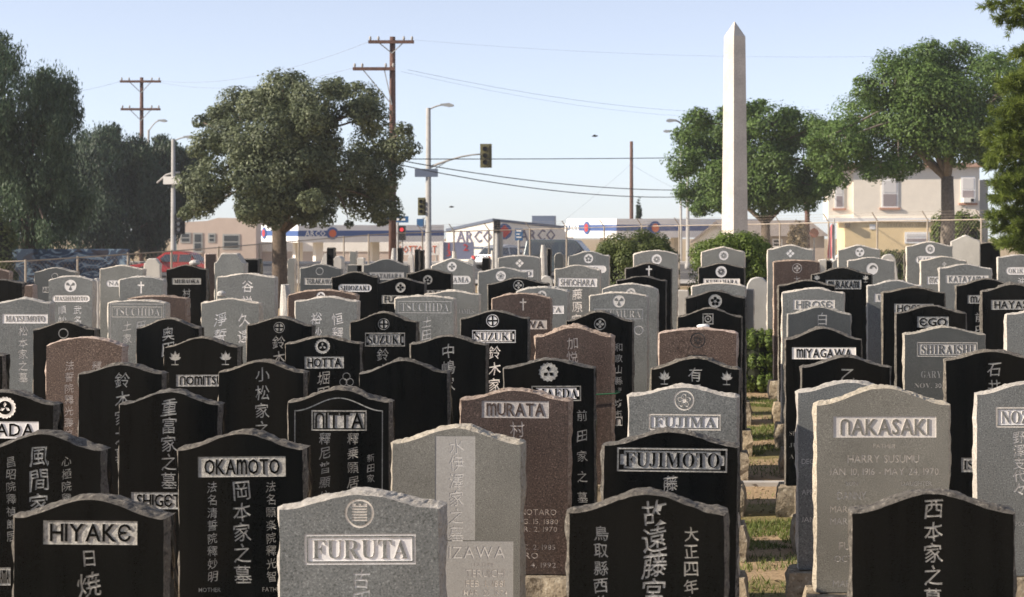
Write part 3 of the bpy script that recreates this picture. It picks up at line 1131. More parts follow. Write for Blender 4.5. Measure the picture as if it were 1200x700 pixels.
# fourth row
stone(12.1, 92, 189, 426, 11, 'K', 'black headstone with one large angular character near top, in front of speckled rose stone',
      kan=[('鈴木家之墓', 143, 436, 20, 22)])
stone(12.1, 255, 354, 422, 13, 'K', 'black headstone with three stacked characters only, behind black stone with name panel',
      kan=[('小松家之墓', 306, 430, 19, 21)])
stone(12.1, 423, 526, 421, 15, 'K', 'plain black headstone with blank polished face at centre left')
stone(12.1, 592, 697, 420, 10, 'K', 'black headstone with pale round flower crest and white panel behind reddish brown stone',
      panel=('MAEDA', 'serif', 624, 682, 452, 470, 'frame', 'white', 'notch'), crest=[('paulownia', 644, 436, 11)], kan=[('前田家之墓', 683, 480, 14, 24)])
stone(12.1, 762, 864, 418, 13, 'K', 'black headstone with flower sprigs either side of a character, behind light grey crested stone',
      crest=[('iris', 777, 442, 9), ('iris', 850, 442, 9)], kan=[('有馬家', 813, 430, 18, 20)])
stone(12.4, 940, 1043, 417, 12, 'K', 'black headstone with single brushed character, right of aisle before white panelled stone', kan=[('乙家', 994, 431, 19, 21)])
stone(12.1, 1110, 1216, 410, 10, 'K', 'black headstone with brushed characters at right edge, small panel low on its left',
      panel=('ISHI', 'serif', 1127, 1160, 536, 553), kan=[('石井家之', 1166, 424, 18, 20)])
# fifth row
stone(14.1, -92, 4, 408, 8, 'K', 'sliver of a black headstone at extreme left edge of the middle rows')
stone(14.1, 52, 140, 395, 10, 'R', 'speckled rose granite headstone with narrow character columns at left', kind='arc',
      kan=[('法誓院釋光壽位', 79, 423, 12, 13.3), ('釋尼妙', 111, 423, 12, 13.3)])
stone(14.1, 193, 279, 395, 11, 'K', 'black headstone with flower sprigs in both upper corners and gilt grey panel, left rows',
      panel=('NOMITSU', 'uncial', 207, 266, 439, 453), crest=[('iris', 206, 419, 9), ('iris', 265, 419, 9)])
stone(14.1, 336, 423, 394, 8, 'K', 'black headstone with wreath crest over panel and small three-ring emblem lower right',
      panel=('HOTTA', 'uncial', 358, 404, 418, 432), crest=[('wreath', 379, 406, 9), ('three', 407, 446, 9)], kan=[('堀田', 380, 435, 17, 18)])
stone(14.1, 481, 569, 393, 10, 'K', 'black headstone with two brushed characters, just behind the plain blank black stone', kan=[('中嶋家', 525, 403, 18, 19)])
stone(14.1, 628, 717, 383, 11, 'B', 'brown headstone with rough thick rock-pitched top and green cord round its side',
      kan=[('加悦家', 671, 395, 15, 16)], rough=1.5)
stone(14.1, 773, 863, 385, 5, 'R', 'pinkish brown headstone with dark round crest, white pebble on top, beside aisle', kind='arc',
      panel=('INOUE', 'uncial', 806, 828, 416, 423, 'dark'), crest=[('o❁', 818, 399, 9)], cutmat=M_DARK_CUT)
stone(14.1, 921, 1009, 384, 13, 'K', 'black headstone with bright white name panel at right side of aisle on rock base',
      base=0.24, panel=('MIYAGAWA', 'uncial', 928, 1003, 407, 421, 'white'), lat=[('SHIZUO', 938, 508, 5, 'serif', 26), ('JUN. 8', 938, 522, 5, 'serif', 26), ('AUG. 2', 938, 535, 5, 'serif', 26)])
stone(14.1, 1060, 1154, 383, 8, 'D', 'charcoal grey headstone with outlined serif name panel and two lines of text, right rows',
      panel=('SHIRAISHI', 'serif', 1074, 1145, 401, 418, 'frame'), lat=[('GARY', 1091, 439, 8, 'serif', 24), ('NOV. 30, 1948', 1097, 452, 5.5, 'serif', 52)])
stone(14.6, 1181, 1272, 362, 6, 'G', 'left part of a grey headstone cut by right edge beside black panelled stone')
# sixth row
stone(16.0, 39, 110, 377, 9, 'K', 'black headstone with faint arc crest, tucked behind speckled rose stone at left', crest=[('ring', 74, 391, 6)])
stone(16.0, 160, 233, 373, 11, 'K', 'black headstone with single carved character in front of outlined pale grey stone, left', kan=[('奥田', 197, 383, 17, 18)])
stone(16.0, 287, 362, 372, 9, 'K', 'black headstone with quartered round crest directly above two characters, no panel',
      crest=[('quarter', 324, 384, 6.5)], kan=[('鈴木家', 324, 393, 17, 18)])
stone(16.0, 411, 488, 366, 11, 'K', 'black headstone with quartered crest and pale serif panel, left of the two alike',
      panel=('SUZUKI', 'serif', 428, 475, 390, 406, 'frame', 'notch'), crest=[('quarter', 450, 380, 6.8)], kan=[('鈴木', 449, 408, 16, 18)])
stone(16.0, 541, 619, 364, 9, 'K', 'black headstone with quartered white crest and white serif panel, right of the two alike',
      panel=('SUZUKI', 'serif', 554, 605, 387, 402, 'frame', 'notch', 'white'), crest=[('quarter', 578, 376, 7.5)], kan=[('鈴木家之墓', 580, 405, 17, 19)], cutmat=M_WHITE_CUT)
stone(16.0, 663, 740, 365, 11, 'K', 'black headstone with dim swirl crest and long narrow character column down its right side',
      crest=[('o✤', 702, 380, 7)], kan=[('和歌山縣御坊市', 724, 402, 10.5, 13)], panel=('N', 'uncial', 720, 729, 488, 499))
stone(16.0, 794, 868, 361, 10, 'K', 'black headstone with square knot crest behind pinkish brown stone beside aisle', crest=[('knot', 829, 374, 8)])
stone(16.2, 923, 996, 360, 8, 'D', 'charcoal headstone with single character of a boxed sun, behind white panelled black stone', kan=[('白井', 963, 366, 16, 18)])
stone(16.0, 1051, 1132, 358, 9, 'K', 'black headstone with short three-letter grey panel, right rows',
      panel=('EGO', 'uncial', 1075, 1112, 371, 384))
# seventh row
stone(18.0, -2, 58, 350, 5, 'G', 'pale grey headstone at left edge with white serif panel above tall character column',
      panel=('MATSUMOTO', 'serif', 3, 56, 368, 379, 'white'), kan=[('松本家之墓', 27, 382, 12.5, 13.5)])
stone(18.0, 126, 193, 352, 3, 'G', 'pale grey headstone with outlined cut serif name near top, left block', kind='arc', frame=[(128, 191, 356, 440)],
      panel=('TSUCHIDA', 'serif', 130, 189, 359.5, 372, 'line'), kan=[('土家', 148, 376, 12, 15), ('田墓', 164, 376, 12, 15)])
stone(18.0, 235, 302, 350, 5, 'G', 'pale grey headstone with two pairs of white brushed characters', kan=[('淨誓', 257, 366, 17, 19), ('久遠', 285, 366, 17, 19)], cutmat=M_WHITE_CUT)
stone(18.0, 347, 419, 348, 5, 'G', 'pale grey headstone with pairs of white characters, before wide dark brown stone', kan=[('裕妙', 371, 366, 15, 17), ('恒釋', 396, 366, 15, 17)], cutmat=M_WHITE_CUT)
stone(18.0, 462, 531, 347, 3, 'G', 'pale grey flat-topped headstone with outlined cut serif name, centre', kind='arc',
      panel=('TSUCHIDA', 'serif', 465, 528, 353, 367, 'line'), kan=[('土田家', 499, 371, 13, 15)])
stone(18.0, 577, 645, 344, 6, 'B', 'brown headstone with small carved cross and pale panel at its right', kind='arc',
      panel=('OZAWA', 'uncial', 584, 641, 375, 386), crest=[('cross', 613, 357, 7)])
stone(17.6, 691, 758, 343, 4, 'G', 'tall pale grey headstone with trefoil crest over outlined cut name', kind='arc',
      panel=('OKUMURA', 'serif', 696, 753, 362, 374, 'line'), crest=[('trefoil', 724.6, 353, 7.2), ('ring', 748, 387, 5.5)])
stone(17.5, 804, 873, 341, 8, 'K', 'black headstone with grey disc crest, fourth behind the light grey aisle stone', crest=[('d✿', 838, 353, 8)])
stone(18.0, 916, 988, 338, 5, 'G', 'grey headstone with tan name panel at right of aisle', panel=('HIROSE', 'uncial', 928, 977, 351, 363))
stone(18.0, 1035, 1107, 337, 6, 'K', 'black headstone with name panel half hidden by the short-panelled black stone', panel=('HONDA', 'uncial', 1048, 1094, 356, 367))
stone(18.0, 1153, 1226, 333, 8, 'K', 'black headstone with rough pitched rim and name panel cut by right edge',
      panel=('HAYASHI', 'uncial', 1163, 1218, 351.5, 363), rough=1.4)
# eighth row
stone(19.8, 150, 218, 347, 3, 'B', 'dark brown headstone peeping out behind outlined pale grey stone at left', kind='arc', crest=[('ring', 177, 353, 3)])
stone(20.6, 254, 321, 321, 4, 'G', 'wide pale grey headstone with brushed white characters behind the paired character stone', kan=[('谷悦', 289, 328, 15, 18)], cutmat=M_WHITE_CUT)
stone(19.6, 338, 418, 340, 6, 'B', 'wide dark brown headstone with white disc at its crown', kind='arc', crest=[('d✿', 376.5, 347, 5)], cutmat=M_WHITE_CUT)
stone(20.0, 497, 561, 341, 4, 'G', 'pale grey headstone showing its right half behind flat-topped outlined stone', lat=[('JAMES', 546, 365, 5, 'serif', 18)])
stone(20.0, 606, 665, 337, 5, 'G', 'grey headstone with rough light top behind brown cross-carved stone', kind='arc', rough=1.4,
      panel=('HIROTA', 'serif', 612, 661, 358, 368, 'white'), crest=[('d✿', 635, 346, 5.5)])
stone(24.0, 649, 701, 311, 5, 'G', 'pale grey headstone with white panel above a column of white characters, centre back',
      panel=('SHINOHARA', 'uncial', 652, 698, 326, 336, 'white'), kan=[('藤原家', 675, 338, 14, 15)], cutmat=M_WHITE_CUT)
stone(19.6, 705, 769, 333, 6, 'G', 'grey headstone with half disc crest just behind tall pale trefoil stone', kind='arc', crest=[('d❀', 738, 343, 5.5)])
stone(19.8, 811, 873, 332, 4, 'G', 'light grey headstone with pale disc between two black stones beside aisle', kind='arc', crest=[('d✿', 842, 338, 6)])
stone(19.8, 913, 978, 329, 6, 'K', 'thin strip of black headstone behind tan-panelled grey stone, right of aisle')
stone(20.0, 1017, 1080, 329, 6, 'G', 'light grey headstone with bright left rim between two black stones, right rows', panel=('UYEDA', 'serif', 1024, 1073, 344, 354))
stone(20.0, 1121, 1192, 327, 8, 'K', 'black headstone with small panel and column, left of rough-rimmed black stone',
      panel=('MAEDA', 'uncial', 1134, 1179, 346, 356), kan=[('前田', 1148, 366, 12, 15)])
# ninth row and further back
stone(21.0, 951, 1021, 314, 8, 'K', 'black headstone with sprigs beside a wide name panel, right of aisle back rows',
      panel=('MURAKAMI', 'uncial', 967, 1009, 328, 339), crest=[('iris', 957, 326, 5), ('iris', 1014, 326, 5)])
stone(22.0, 442, 497, 326, 6, 'K', 'black headstone with dull grey disc crest and panel, behind flat-topped outlined stone',
      panel=('FURUYA', 'uncial', 447, 492, 346, 356), crest=[('d✤', 469, 337, 6)])
stone(22.0, 389, 442, 319, 6, 'K', 'black headstone with rounded white panel, back rows right of tree trunk', panel=('SHIOZAKI', 'serif', 396, 435, 333, 342, 'round', 'white'))
stone(21.2, 574, 644, 326, 7, 'K', 'black headstone with ringed crest and low broad top, centre back', kind='serp', crest=[('o✤', 609.6, 334.5, 6.2)])
stone(24.5, 561, 617, 314, 5, 'G', 'pale grey headstone with white flower disc, left of low broad black stone', crest=[('d❀', 587, 323.5, 6)], cutmat=M_WHITE_CUT)
stone(25.0, 195.5, 242, 311, 5, 'K', 'black headstone with grey panel above character, beneath the red car', panel=('MURAOKA', 'serif', 202, 236, 326, 333.5), kan=[('村岡家之', 219, 338, 11, 13)])
stone(21.6, 722, 779, 324, 5, 'K', 'black headstone with white disc crest, front of the cross-carved black stone', crest=[('d✤', 750, 330, 6.2)], cutmat=M_WHITE_CUT)
stone(24.0, 733, 786, 309, 6, 'K', 'black headstone with white cross, in front of crested pale stone by round bush', crest=[('cross', 760, 318, 6.5)], cutmat=M_WHITE_CUT)
stone(27.0, 742, 793, 294, 5, 'G', 'tall pale grey headstone with disc crest before the left round bush', kind='arc', crest=[('d❁', 768.5, 304, 6)], cutmat=M_WHITE_CUT)
stone(24.0, 478, 529, 316, 5, 'K', 'black headstone with grey leaf crest between two pale stones, centre back', panel=('OGATA', 'uncial', 487, 522, 340, 346), crest=[('d✿', 502, 328, 5.5)])
stone(27.0, 426, 478, 304, 7, 'D', 'charcoal headstone with long pale panel, far back right of tree trunk', panel=('KATAHARA', 'serif', 432, 473, 319, 328))
stone(26.0, 350.5, 398, 310, 5, 'D', 'charcoal headstone with ring crest and white panel right beside tree trunk', panel=('TERAKAWA', 'uncial', 355, 391, 326, 334), crest=[('ring', 373, 318, 4.6)])
stone(26.0, 506.5, 555, 303, 9, 'G', 'pale grey peaked headstone with disc crest and rounded white panel', kind='gable',
      panel=('OYAMA', 'serif', 517, 552, 323, 333, 'round', 'white'), crest=[('d✤', 530, 312.5, 5.6)], cutmat=M_WHITE_CUT)
stone(27.0, 584.5, 633, 300, 3, 'G', 'pale grey headstone with diamond crest below the white station wall', kind='arc', panel=('KATO', 'serif', 590, 625, 316, 325, 'white'), crest=[('diamond', 609, 308.5, 5.5)], cutmat=M_WHITE_CUT)
stone(27.0, 666, 713, 295, 5, 'G', 'pale grey headstone with oval disc crest directly under the dark parked car', panel=('ITO', 'serif', 672, 710, 311, 320, 'white', 'round'), crest=[('d✿', 689, 303, 5.5)], cutmat=M_WHITE_CUT)
stone(28.0, 821.5, 871.5, 290, 6, 'G', 'pale grey peaked headstone with disc crest in front of right round bush', kind='gable', crest=[('d❁', 847, 299.5, 5.6)], cutmat=M_WHITE_CUT)
stone(24.5, 819, 872, 309, 5, 'K', 'black headstone with white disc crest and white panel, below right round bush', panel=('KUWAHARA', 'serif', 824, 867, 326.5, 334, 'white'), crest=[('d❁', 845, 318.5, 6.6)], cutmat=M_WHITE_CUT)
stone(23.0, 899, 951, 288, 5, 'G', 'tall pale grey headstone with diamond crest at right side of aisle far end', crest=[('diamond', 925, 297, 5.5)], cutmat=M_WHITE_CUT, base=0.2)
stone(22.0, 907, 960, 305.5, 2, 'B', 'dark brown headstone with ring crest before tall pale stone at aisle end', kind='arc', crest=[('o✤', 934, 314.5, 5.8)], kan=[('大谷', 934, 323, 9, 12)])
stone(28.0, 984, 1032, 288, 5, 'G', 'pale grey headstone with small trefoil crest at back, below ochre wall', crest=[('trefoil', 1009, 295.5, 5.3)], cutmat=M_WHITE_CUT)
stone(25.0, 993, 1047, 302, 4, 'G', 'pale grey headstone with large white swirl disc, right of flag', crest=[('swirl', 1021, 315, 7)], cutmat=M_WHITE_CUT)
stone(27.0, 1063, 1116, 284, 5, 'G', 'tall pale grey headstone with disc crest and rounded panel below street tree trunk', panel=('KAGAWA', 'serif', 1073, 1109, 300, 309, 'white', 'round'), crest=[('d❁', 1090, 292, 5.5)], cutmat=M_WHITE_CUT)
stone(25.0, 1079, 1132, 301, 5, 'G', 'pale grey headstone with tiny leaf crest and low panel, in front of disc-crested tall one', panel=('MORITA', 'uncial', 1086, 1122, 324, 333, 'white'), crest=[('diamond', 1106, 309.5, 3)])
stone(22.5, 1101, 1161.5, 310, 5, 'G', 'grey headstone with wide tan name panel between pale and black stones, right back', panel=('KATAYAMA', 'uncial', 1108, 1158, 322.5, 332))
stone(25.0, 1169, 1222, 299, 3, 'G', 'pale grey headstone with rounded white panel under the pine at right edge', panel=('OKIKAWA', 'serif', 1178, 1217, 313, 322, 'white', 'round'), kan=[('沖川', 1196, 325, 10, 12)], cutmat=M_WHITE_CUT)
stone(25.0, 117, 167, 311.5, 4, 'G', 'pale grey headstone with white panel beneath tree shade at left back', panel=('NAGAO', 'serif', 124, 161, 328.5, 336, 'white', 'round'), lat=[('HIDEO', 152, 347, 3.5, 'sans', 12)])
stone(22.0, 140, 191, 324.5, 4, 'G', 'pale grey headstone with a slender cross, left back', kind='arc', crest=[('cross', 165, 337, 7)], cutmat=M_WHITE_CUT)
stone(22.0, 56, 107.5, 324, 5, 'G', 'pale grey headstone with white trefoil disc and rounded white panel at left', kind='arc',
      panel=('HASHIMOTO', 'serif', 60, 104.5, 346, 354, 'white', 'round'), crest=[('trefoil', 81.5, 335, 7.2)], kan=[('順妙', 72, 358, 11, 12), ('武名', 90, 358, 11, 12)], cutmat=M_WHITE_CUT)
stone(25.0, 41, 89, 314, 5, 'D', 'charcoal headstone with arc crest behind the pale trefoil stone, left back', crest=[('ring', 65, 324, 4)], panel=('ABE', 'uncial', 50, 62, 336, 343))
stone(23.0, -22, 26, 328, 4, 'K', 'low black headstone cut by left edge behind pale panelled stone')
stone(27.0, -22, 11, 316, 3, 'B', 'small brown headstone at extreme left edge far back', kind='arc')


# ---------------------------------------------------------------- small markers and odd monuments between the rows
def marker(kind, d, x0, x1, ytop, mat, label, T=None, rz=0.0, name='grave_marker', tilt=0.0, ybot=None, cat='marker', rough=1.0):
    s = F / d
    X = ((x0 + x1) / 2 - VX) / s
    gz = ground(X, d)
    if ybot is not None:
        gz = max(gz, HC - (ybot - VY) / s)
    W = (x1 - x0) / s
    H = HC - (ytop - VY) / s - gz
    T = T or W * 0.6
    root = empty(name, (X, d, gz - 0.01), rz)
    root.rotation_euler = (0, tilt, rz)
    tag(root, label, cat, 'small weathered markers at the back of the cemetery')
    NSTONE[0] += 1
    hb = min(0.18, H * 0.18)
    if kind in ('serp', 'gable', 'round', 'flat', 'ears', 'arc'):
        rise = {'gable': .22, 'round': .5, 'serp': .16, 'ears': .3, 'arc': .12, 'flat': .02}[kind] * W
        sl, out = slab_mesh(root, W, H - hb, T, rise, kind, mat, [], NSTONE[0], rough)
        sl.location = (0, 0, hb + 0.01)
    elif kind == 'obelisk':
        mb = MB()
        w0, w1, hh = W / 2, W * 0.33, (H - hb) * 0.86
        a = [(-w0, 0), (w0, 0), (w1, hh), (0, H - hb), (-w1, hh)]
        n = len(mb.v)
        mb.v += [(sx * w0, sy * w0 + w0, 0) for sx, sy in ((-1, -1), (1, -1), (1, 1), (-1, 1))] + [(sx * w1, sy * w1 + w0, hh) for sx, sy in ((-1, -1), (1, -1), (1, 1), (-1, 1))] + [(0, w0, H - hb)]
        for i in range(4):
            j = (i + 1) % 4
            mb.f += [(n + i, n + j, n + 4 + j, n + 4 + i), (n + 4 + i, n + 4 + j, n + 8)]
            mb.m += [0, 0]
        o = mb.build('shaft', ST[mat][1], root)
        o.location = (0, 0, hb + .01)
        T = W
    elif kind == 'rock':
        mb = MB()
        prof = [(W * .42, 0), (W * .5, H * .18), (W * .47, H * .4), (W * .5, H * .55), (W * .38, H * .75), (W * .26, H * .9), (W * .06, H - hb)]
        mb.lathe(prof, 10)
        mb.v = [tuple(Vector(v) + Vector((1, 1, .3)) * 0.12 * W * noise.noise(Vector(v) * 7 + Vector((NSTONE[0], 0, 0)))) for v in mb.v]
        o = mb.build('boulder', ST[mat][1], root)
        o.location = (0, W * .5, hb * .6)
        T = W
    bs = rock_base(root, W * 1.25, T * 1.35, hb + .01, NSTONE[0], ST[mat][1])
    bs.location = (0, T / 2, 0)
    return root


marker('ears', 30, 169, 187, 304, 'W', 'small white rounded tablet in front of the red car', T=.12)
marker('flat', 33, 241, 252.5, 298, 'R', 'short upright pinkish stone post left of the peaked pale monument', T=.2, rz=.35)
marker('ears', 26, 251, 286, 298, 'G', 'pale peaked monument with rounded crown, left of tree trunk', T=.18, rz=-.1, name='monument', cat='monument')
marker('flat', 23, 29, 38, 335, 'R', 'short pale pink stone block between black headstones at far left', T=.16)
marker('rock', 22, 323, 342, 329, 'W', 'white pointed boulder stone left of the wide dark brown headstone')
marker('round', 25, 876, 900, 326, 'W', 'white marker with tiny finial beyond the box hedge at aisle end', T=.14)
marker('flat', 24.6, 870, 883, 340, 'G', 'narrow grey upright slab beside white finial marker at aisle end', T=.14)
marker('flat', 27, 283, 302, 304.5, 'K', 'black upright slab behind the peaked pale monument, left of trunk', T=.3)
marker('arc', 34, 1144, 1172, 285, 'K', 'black slab right of the white gabled monument under the pine', T=.3)
marker('gable', 32, 1115, 1148, 276.5, 'W', 'white gabled monument between tall disc-crested headstone and the pine', T=.2, rz=-.1, name='monument', cat='monument')
marker('round', 31, 1044, 1060, 298, 'W', 'small white leaning round-topped marker under the lower ochre window', T=.14, tilt=-.12)
marker('flat', 30, 795, 806, 341, 'W', 'low pale stone block on the path between the two round bushes', T=.2)
marker('flat', 40, 360, 371, 296, 'W', 'tilted white slab marker right of tree trunk at the back', T=.2, tilt=.3)
marker('flat', 40, 383, 391, 291, 'K', 'tall narrow black marker below left fuel canopy', T=.25)
marker('round', 38, 391, 400, 301, 'W', 'pale rounded drum-like marker right of the narrow black marker', T=.35)
marker('flat', 39, 410, 417, 295, 'G', 'slim grey slab marker below left fuel canopy, before white one', T=.2)
marker('flat', 36, 418.5, 426, 303, 'W', 'short white marker touching the long-panelled charcoal headstone', T=.2)
marker('round', 38, 337, 345, 303, 'G', 'rounded grey marker immediately right of tree trunk', T=.2)
marker('obelisk', 40, 374, 381, 302, 'W', 'tiny pale pillar between tilted slab and narrow black marker')
marker('rock', 40, 456, 465, 289, 'W', 'lumpy pale stone left of red-lit pedestrian signal')
marker('flat', 41, 466, 471, 291, 'K', 'slim dark slab next to lumpy pale stone', T=.2)
marker('obelisk', 38, 476, 485, 294, 'W', 'pale short pillar below white lettered board, left one')
marker('flat', 39, 486, 490.5, 293, 'K', 'narrow black post marker below white lettered board', T=.2)
marker('flat', 41, 491.5, 496, 294, 'K', 'second narrow black post marker beside street lamp foot', T=.2)
marker('rock', 38, 527, 536, 293, 'W', 'knobbly white stone above the peaked pale headstone')
marker('round', 36, 548, 555, 304, 'W', 'low white marker right of the peaked pale headstone', T=.2)
marker('flat', 37, 565, 573, 303, 'K', 'dark green black block marker left of white rocky pillar', T=.35)
marker('rock', 37, 573.5, 580, 292, 'W', 'white rocky pillar below grey cabinet post')
marker('rock', 35, 632, 641, 284, 'W', 'tall stacked pale stone lantern left of dark parked car')
marker('flat', 36, 641.5, 645, 292, 'K', 'dark slab behind the stacked stone lantern', T=.2)
marker('round', 37, 650, 660, 297, 'D', 'blue grey rounded marker under the parked dark car', T=.3)
marker('round', 34, 634, 647, 324, 'W', 'small pale rounded stone behind white flower disc headstone', T=.15)
marker('flat', 34, 960, 968, 305, 'W', 'small pale post stone left of the hanging flag', T=.15)
marker('flat', 33, 968.5, 974, 306, 'K', 'small black stone below the hanging flag', T=.15)
marker('round', 33, 976, 984, 305, 'G', 'small grey stone right of the hanging flag', T=.15)
marker('flat', 31, 1060, 1063, 298, 'K', 'dark sliver marker beside leaning white round-topped marker', T=.15)
marker('rock', 24, 2, 9, 336, 'W', 'small pale lumpy stone at the far left edge')
marker('round', 30, 108, 115, 327, 'W', 'small pale marker between trefoil and white-panelled pale headstones', T=.15)
marker('flat', 36, 407, 424, 311, 'D', 'low charcoal slab under the slim grey slab marker', T=.2)
# scroll carving on the white gabled monument
# pebbles, vase and cord left on stones
mb = MB().lathe([(.02, 0), (.05, .012), (.058, .03), (.045, .048), (.015, .055)], 14)
p = at(824, 383, 14.2)
o = mb.build('pebble', M_WHITE, loc=(p.x, 14.18, p.z - .012), smooth=True)
o.scale = (.9, .6, .6)
tag(o, 'smooth white pebble lying on top of the pinkish brown headstone', 'pebble')
p = at(195, 366, 18)
tag(MB().lathe([(.015, 0), (.045, .01), (.05, .04), (.03, .06), (.01, .065)], 10).build('pebble', ST['W'][1], loc=(p.x, 19.85, HC - (348 - VY) * 19.8 / F)),
    'pale pebble on the dark brown headstone behind the outlined grey one', 'pebble')
p = at(226, 309, 25)
tag(MB().lathe([(.02, 0), (.07, .015), (.08, .04), (.05, .07), (.01, .08)], 12).build('pebble', ST['W'][1], loc=(p.x, 25.08, HC - (311.5 - VY) * 25 / F)),
    'round white pebble on the black headstone beneath the red car', 'pebble')
mb = MB()
zc = HC - (461.5 - VY) * 14.1 / F
xa, xb = at(622, 0, 14.1).x, at(722, 0, 14.1).x
mb.tube([(xa, 14.05, zc), ((xa + xb) / 2, 14.06, zc - .012), (xb, 14.07, zc + .004), (xb + .02, 14.2, zc + .004), (xb, 14.31, zc), (xa, 14.32, zc), (xa - .02, 14.2, zc), (xa, 14.05, zc)], .006, 6)
tag(mb.build('garland_cord', plain('green_cord', (.01, .10, .04), .7)), 'dark green cord tied round the rough-topped brown headstone', 'cord')


# ---------------------------------------------------------------- obelisk
d = 42.0
s = F / d
c = at(861, 300, d)
root = empty('obelisk', (c.x, d, ground(c.x, d) - .02), 0)
tag(root, 'tall pale granite obelisk with pyramid tip rising behind the round bushes', 'obelisk')
gz = ground(c.x, d)
zt, zs = HC + (VY - 24) / s, HC + (VY - 42) / s
wb, wt = 31.5 / s / 2 / 1.38, 24.5 / s / 2 / 1.38
ang = radians(41)


def ring4(w, z):
    return [(w * sqrt(2) * cos(ang + pi / 4 + i * pi / 2), w * sqrt(2) * sin(ang + pi / 4 + i * pi / 2), z) for i in range(4)]


mb = MB()
lv = [ring4(wb, .55), ring4(wt, zs - gz)]
mb.v += lv[0] + lv[1] + [(0, 0, zt - gz)]
for i in range(4):
    j = (i + 1) % 4
    mb.f += [(i, j, 4 + j, 4 + i), (4 + i, 4 + j, 8)]
    mb.m += [0, 0]
mb.f.append((3, 2, 1, 0)); mb.m.append(0)
mb.build('shaft', M_OBELISK, root)
mb = MB()
for w, z0, z1 in ((wb * 1.9, 0, .28), (wb * 1.45, .28, .545)):
    n = len(mb.v)
    mb.v += ring4(w, z0) + ring4(w * .97, z1)
    mb.f += [(n + i, n + (i + 1) % 4, n + 4 + (i + 1) % 4, n + 4 + i) for i in range(4)] + [(n + 4, n + 5, n + 6, n + 7)]
    mb.m += [0] * 5
mb.build('plinth', M_OBELISK, root)


# ---------------------------------------------------------------- foliage
def leaves(blobs, n, size, mat, parent, loc, seed, flat=.5, asp=.5, name='crown', shell=.5, droop=0.0, jit=.12, cover=None):
    """blobs: list of (x,y,z,rx,ry,rz); many small leaf blades spread through the outer part of each blob"""
    r = np.random.default_rng(seed)
    B = np.array(blobs, float)
    wgt = (B[:, 3] * B[:, 4] + B[:, 3] * B[:, 5] + B[:, 4] * B[:, 5])
    idx = r.choice(len(B), n, p=wgt / wgt.sum())
    dv = r.normal(size=(n, 3))
    dv /= np.linalg.norm(dv, axis=1)[:, None]
    rad = 1 - shell * r.random(n) ** 1.6 + r.normal(0, jit, n)
    C = B[idx, :3] + dv * B[idx, 3:6] * rad[:, None]
    if droop:
        C[:, 2] -= droop * r.random(n) ** 2
    nrm = dv * 1.25 + r.normal(0, flat, (n, 3)) + np.array([0, 0, .35])
    nrm /= np.linalg.norm(nrm, axis=1)[:, None]
    t = np.cross(nrm, r.normal(size=(n, 3)))
    if droop:
        t = t * .5 + np.array([0, 0, -1.0])
    t /= np.linalg.norm(t, axis=1)[:, None]
    b = np.cross(nrm, t)
    sz = size * r.uniform(.6, 1.35, n)[:, None]
    w = sz * asp
    V = np.stack([C - t * sz * .5, C + b * w * .5 - t * sz * .05 + nrm * sz * .08, C + t * sz * .5, C - b * w * .5 - t * sz * .05 + nrm * sz * .08], 1).reshape(-1, 3)
    o = np_mesh(name, V, 4, mat, parent, loc)
    o['kind'] = 'stuff'
    return o


def limb(mb, a, b, r0, r1, rnd, bend=.12, n=6, seg=7):
    a, b = Vector(a), Vector(b)
    L = (b - a).length
    o = Vector((rnd.uniform(-1, 1), rnd.uniform(-1, 1), rnd.uniform(-.3, .6))) * bend * L
    pts, rad = [], []
    for i in range(n + 1):
        t = i / n
        pts.append(a.lerp(b, t) + o * sin(pi * t))
        rad.append(r0 + (r1 - r0) * t)
    mb.tube(pts, rad, seg)
    return pts


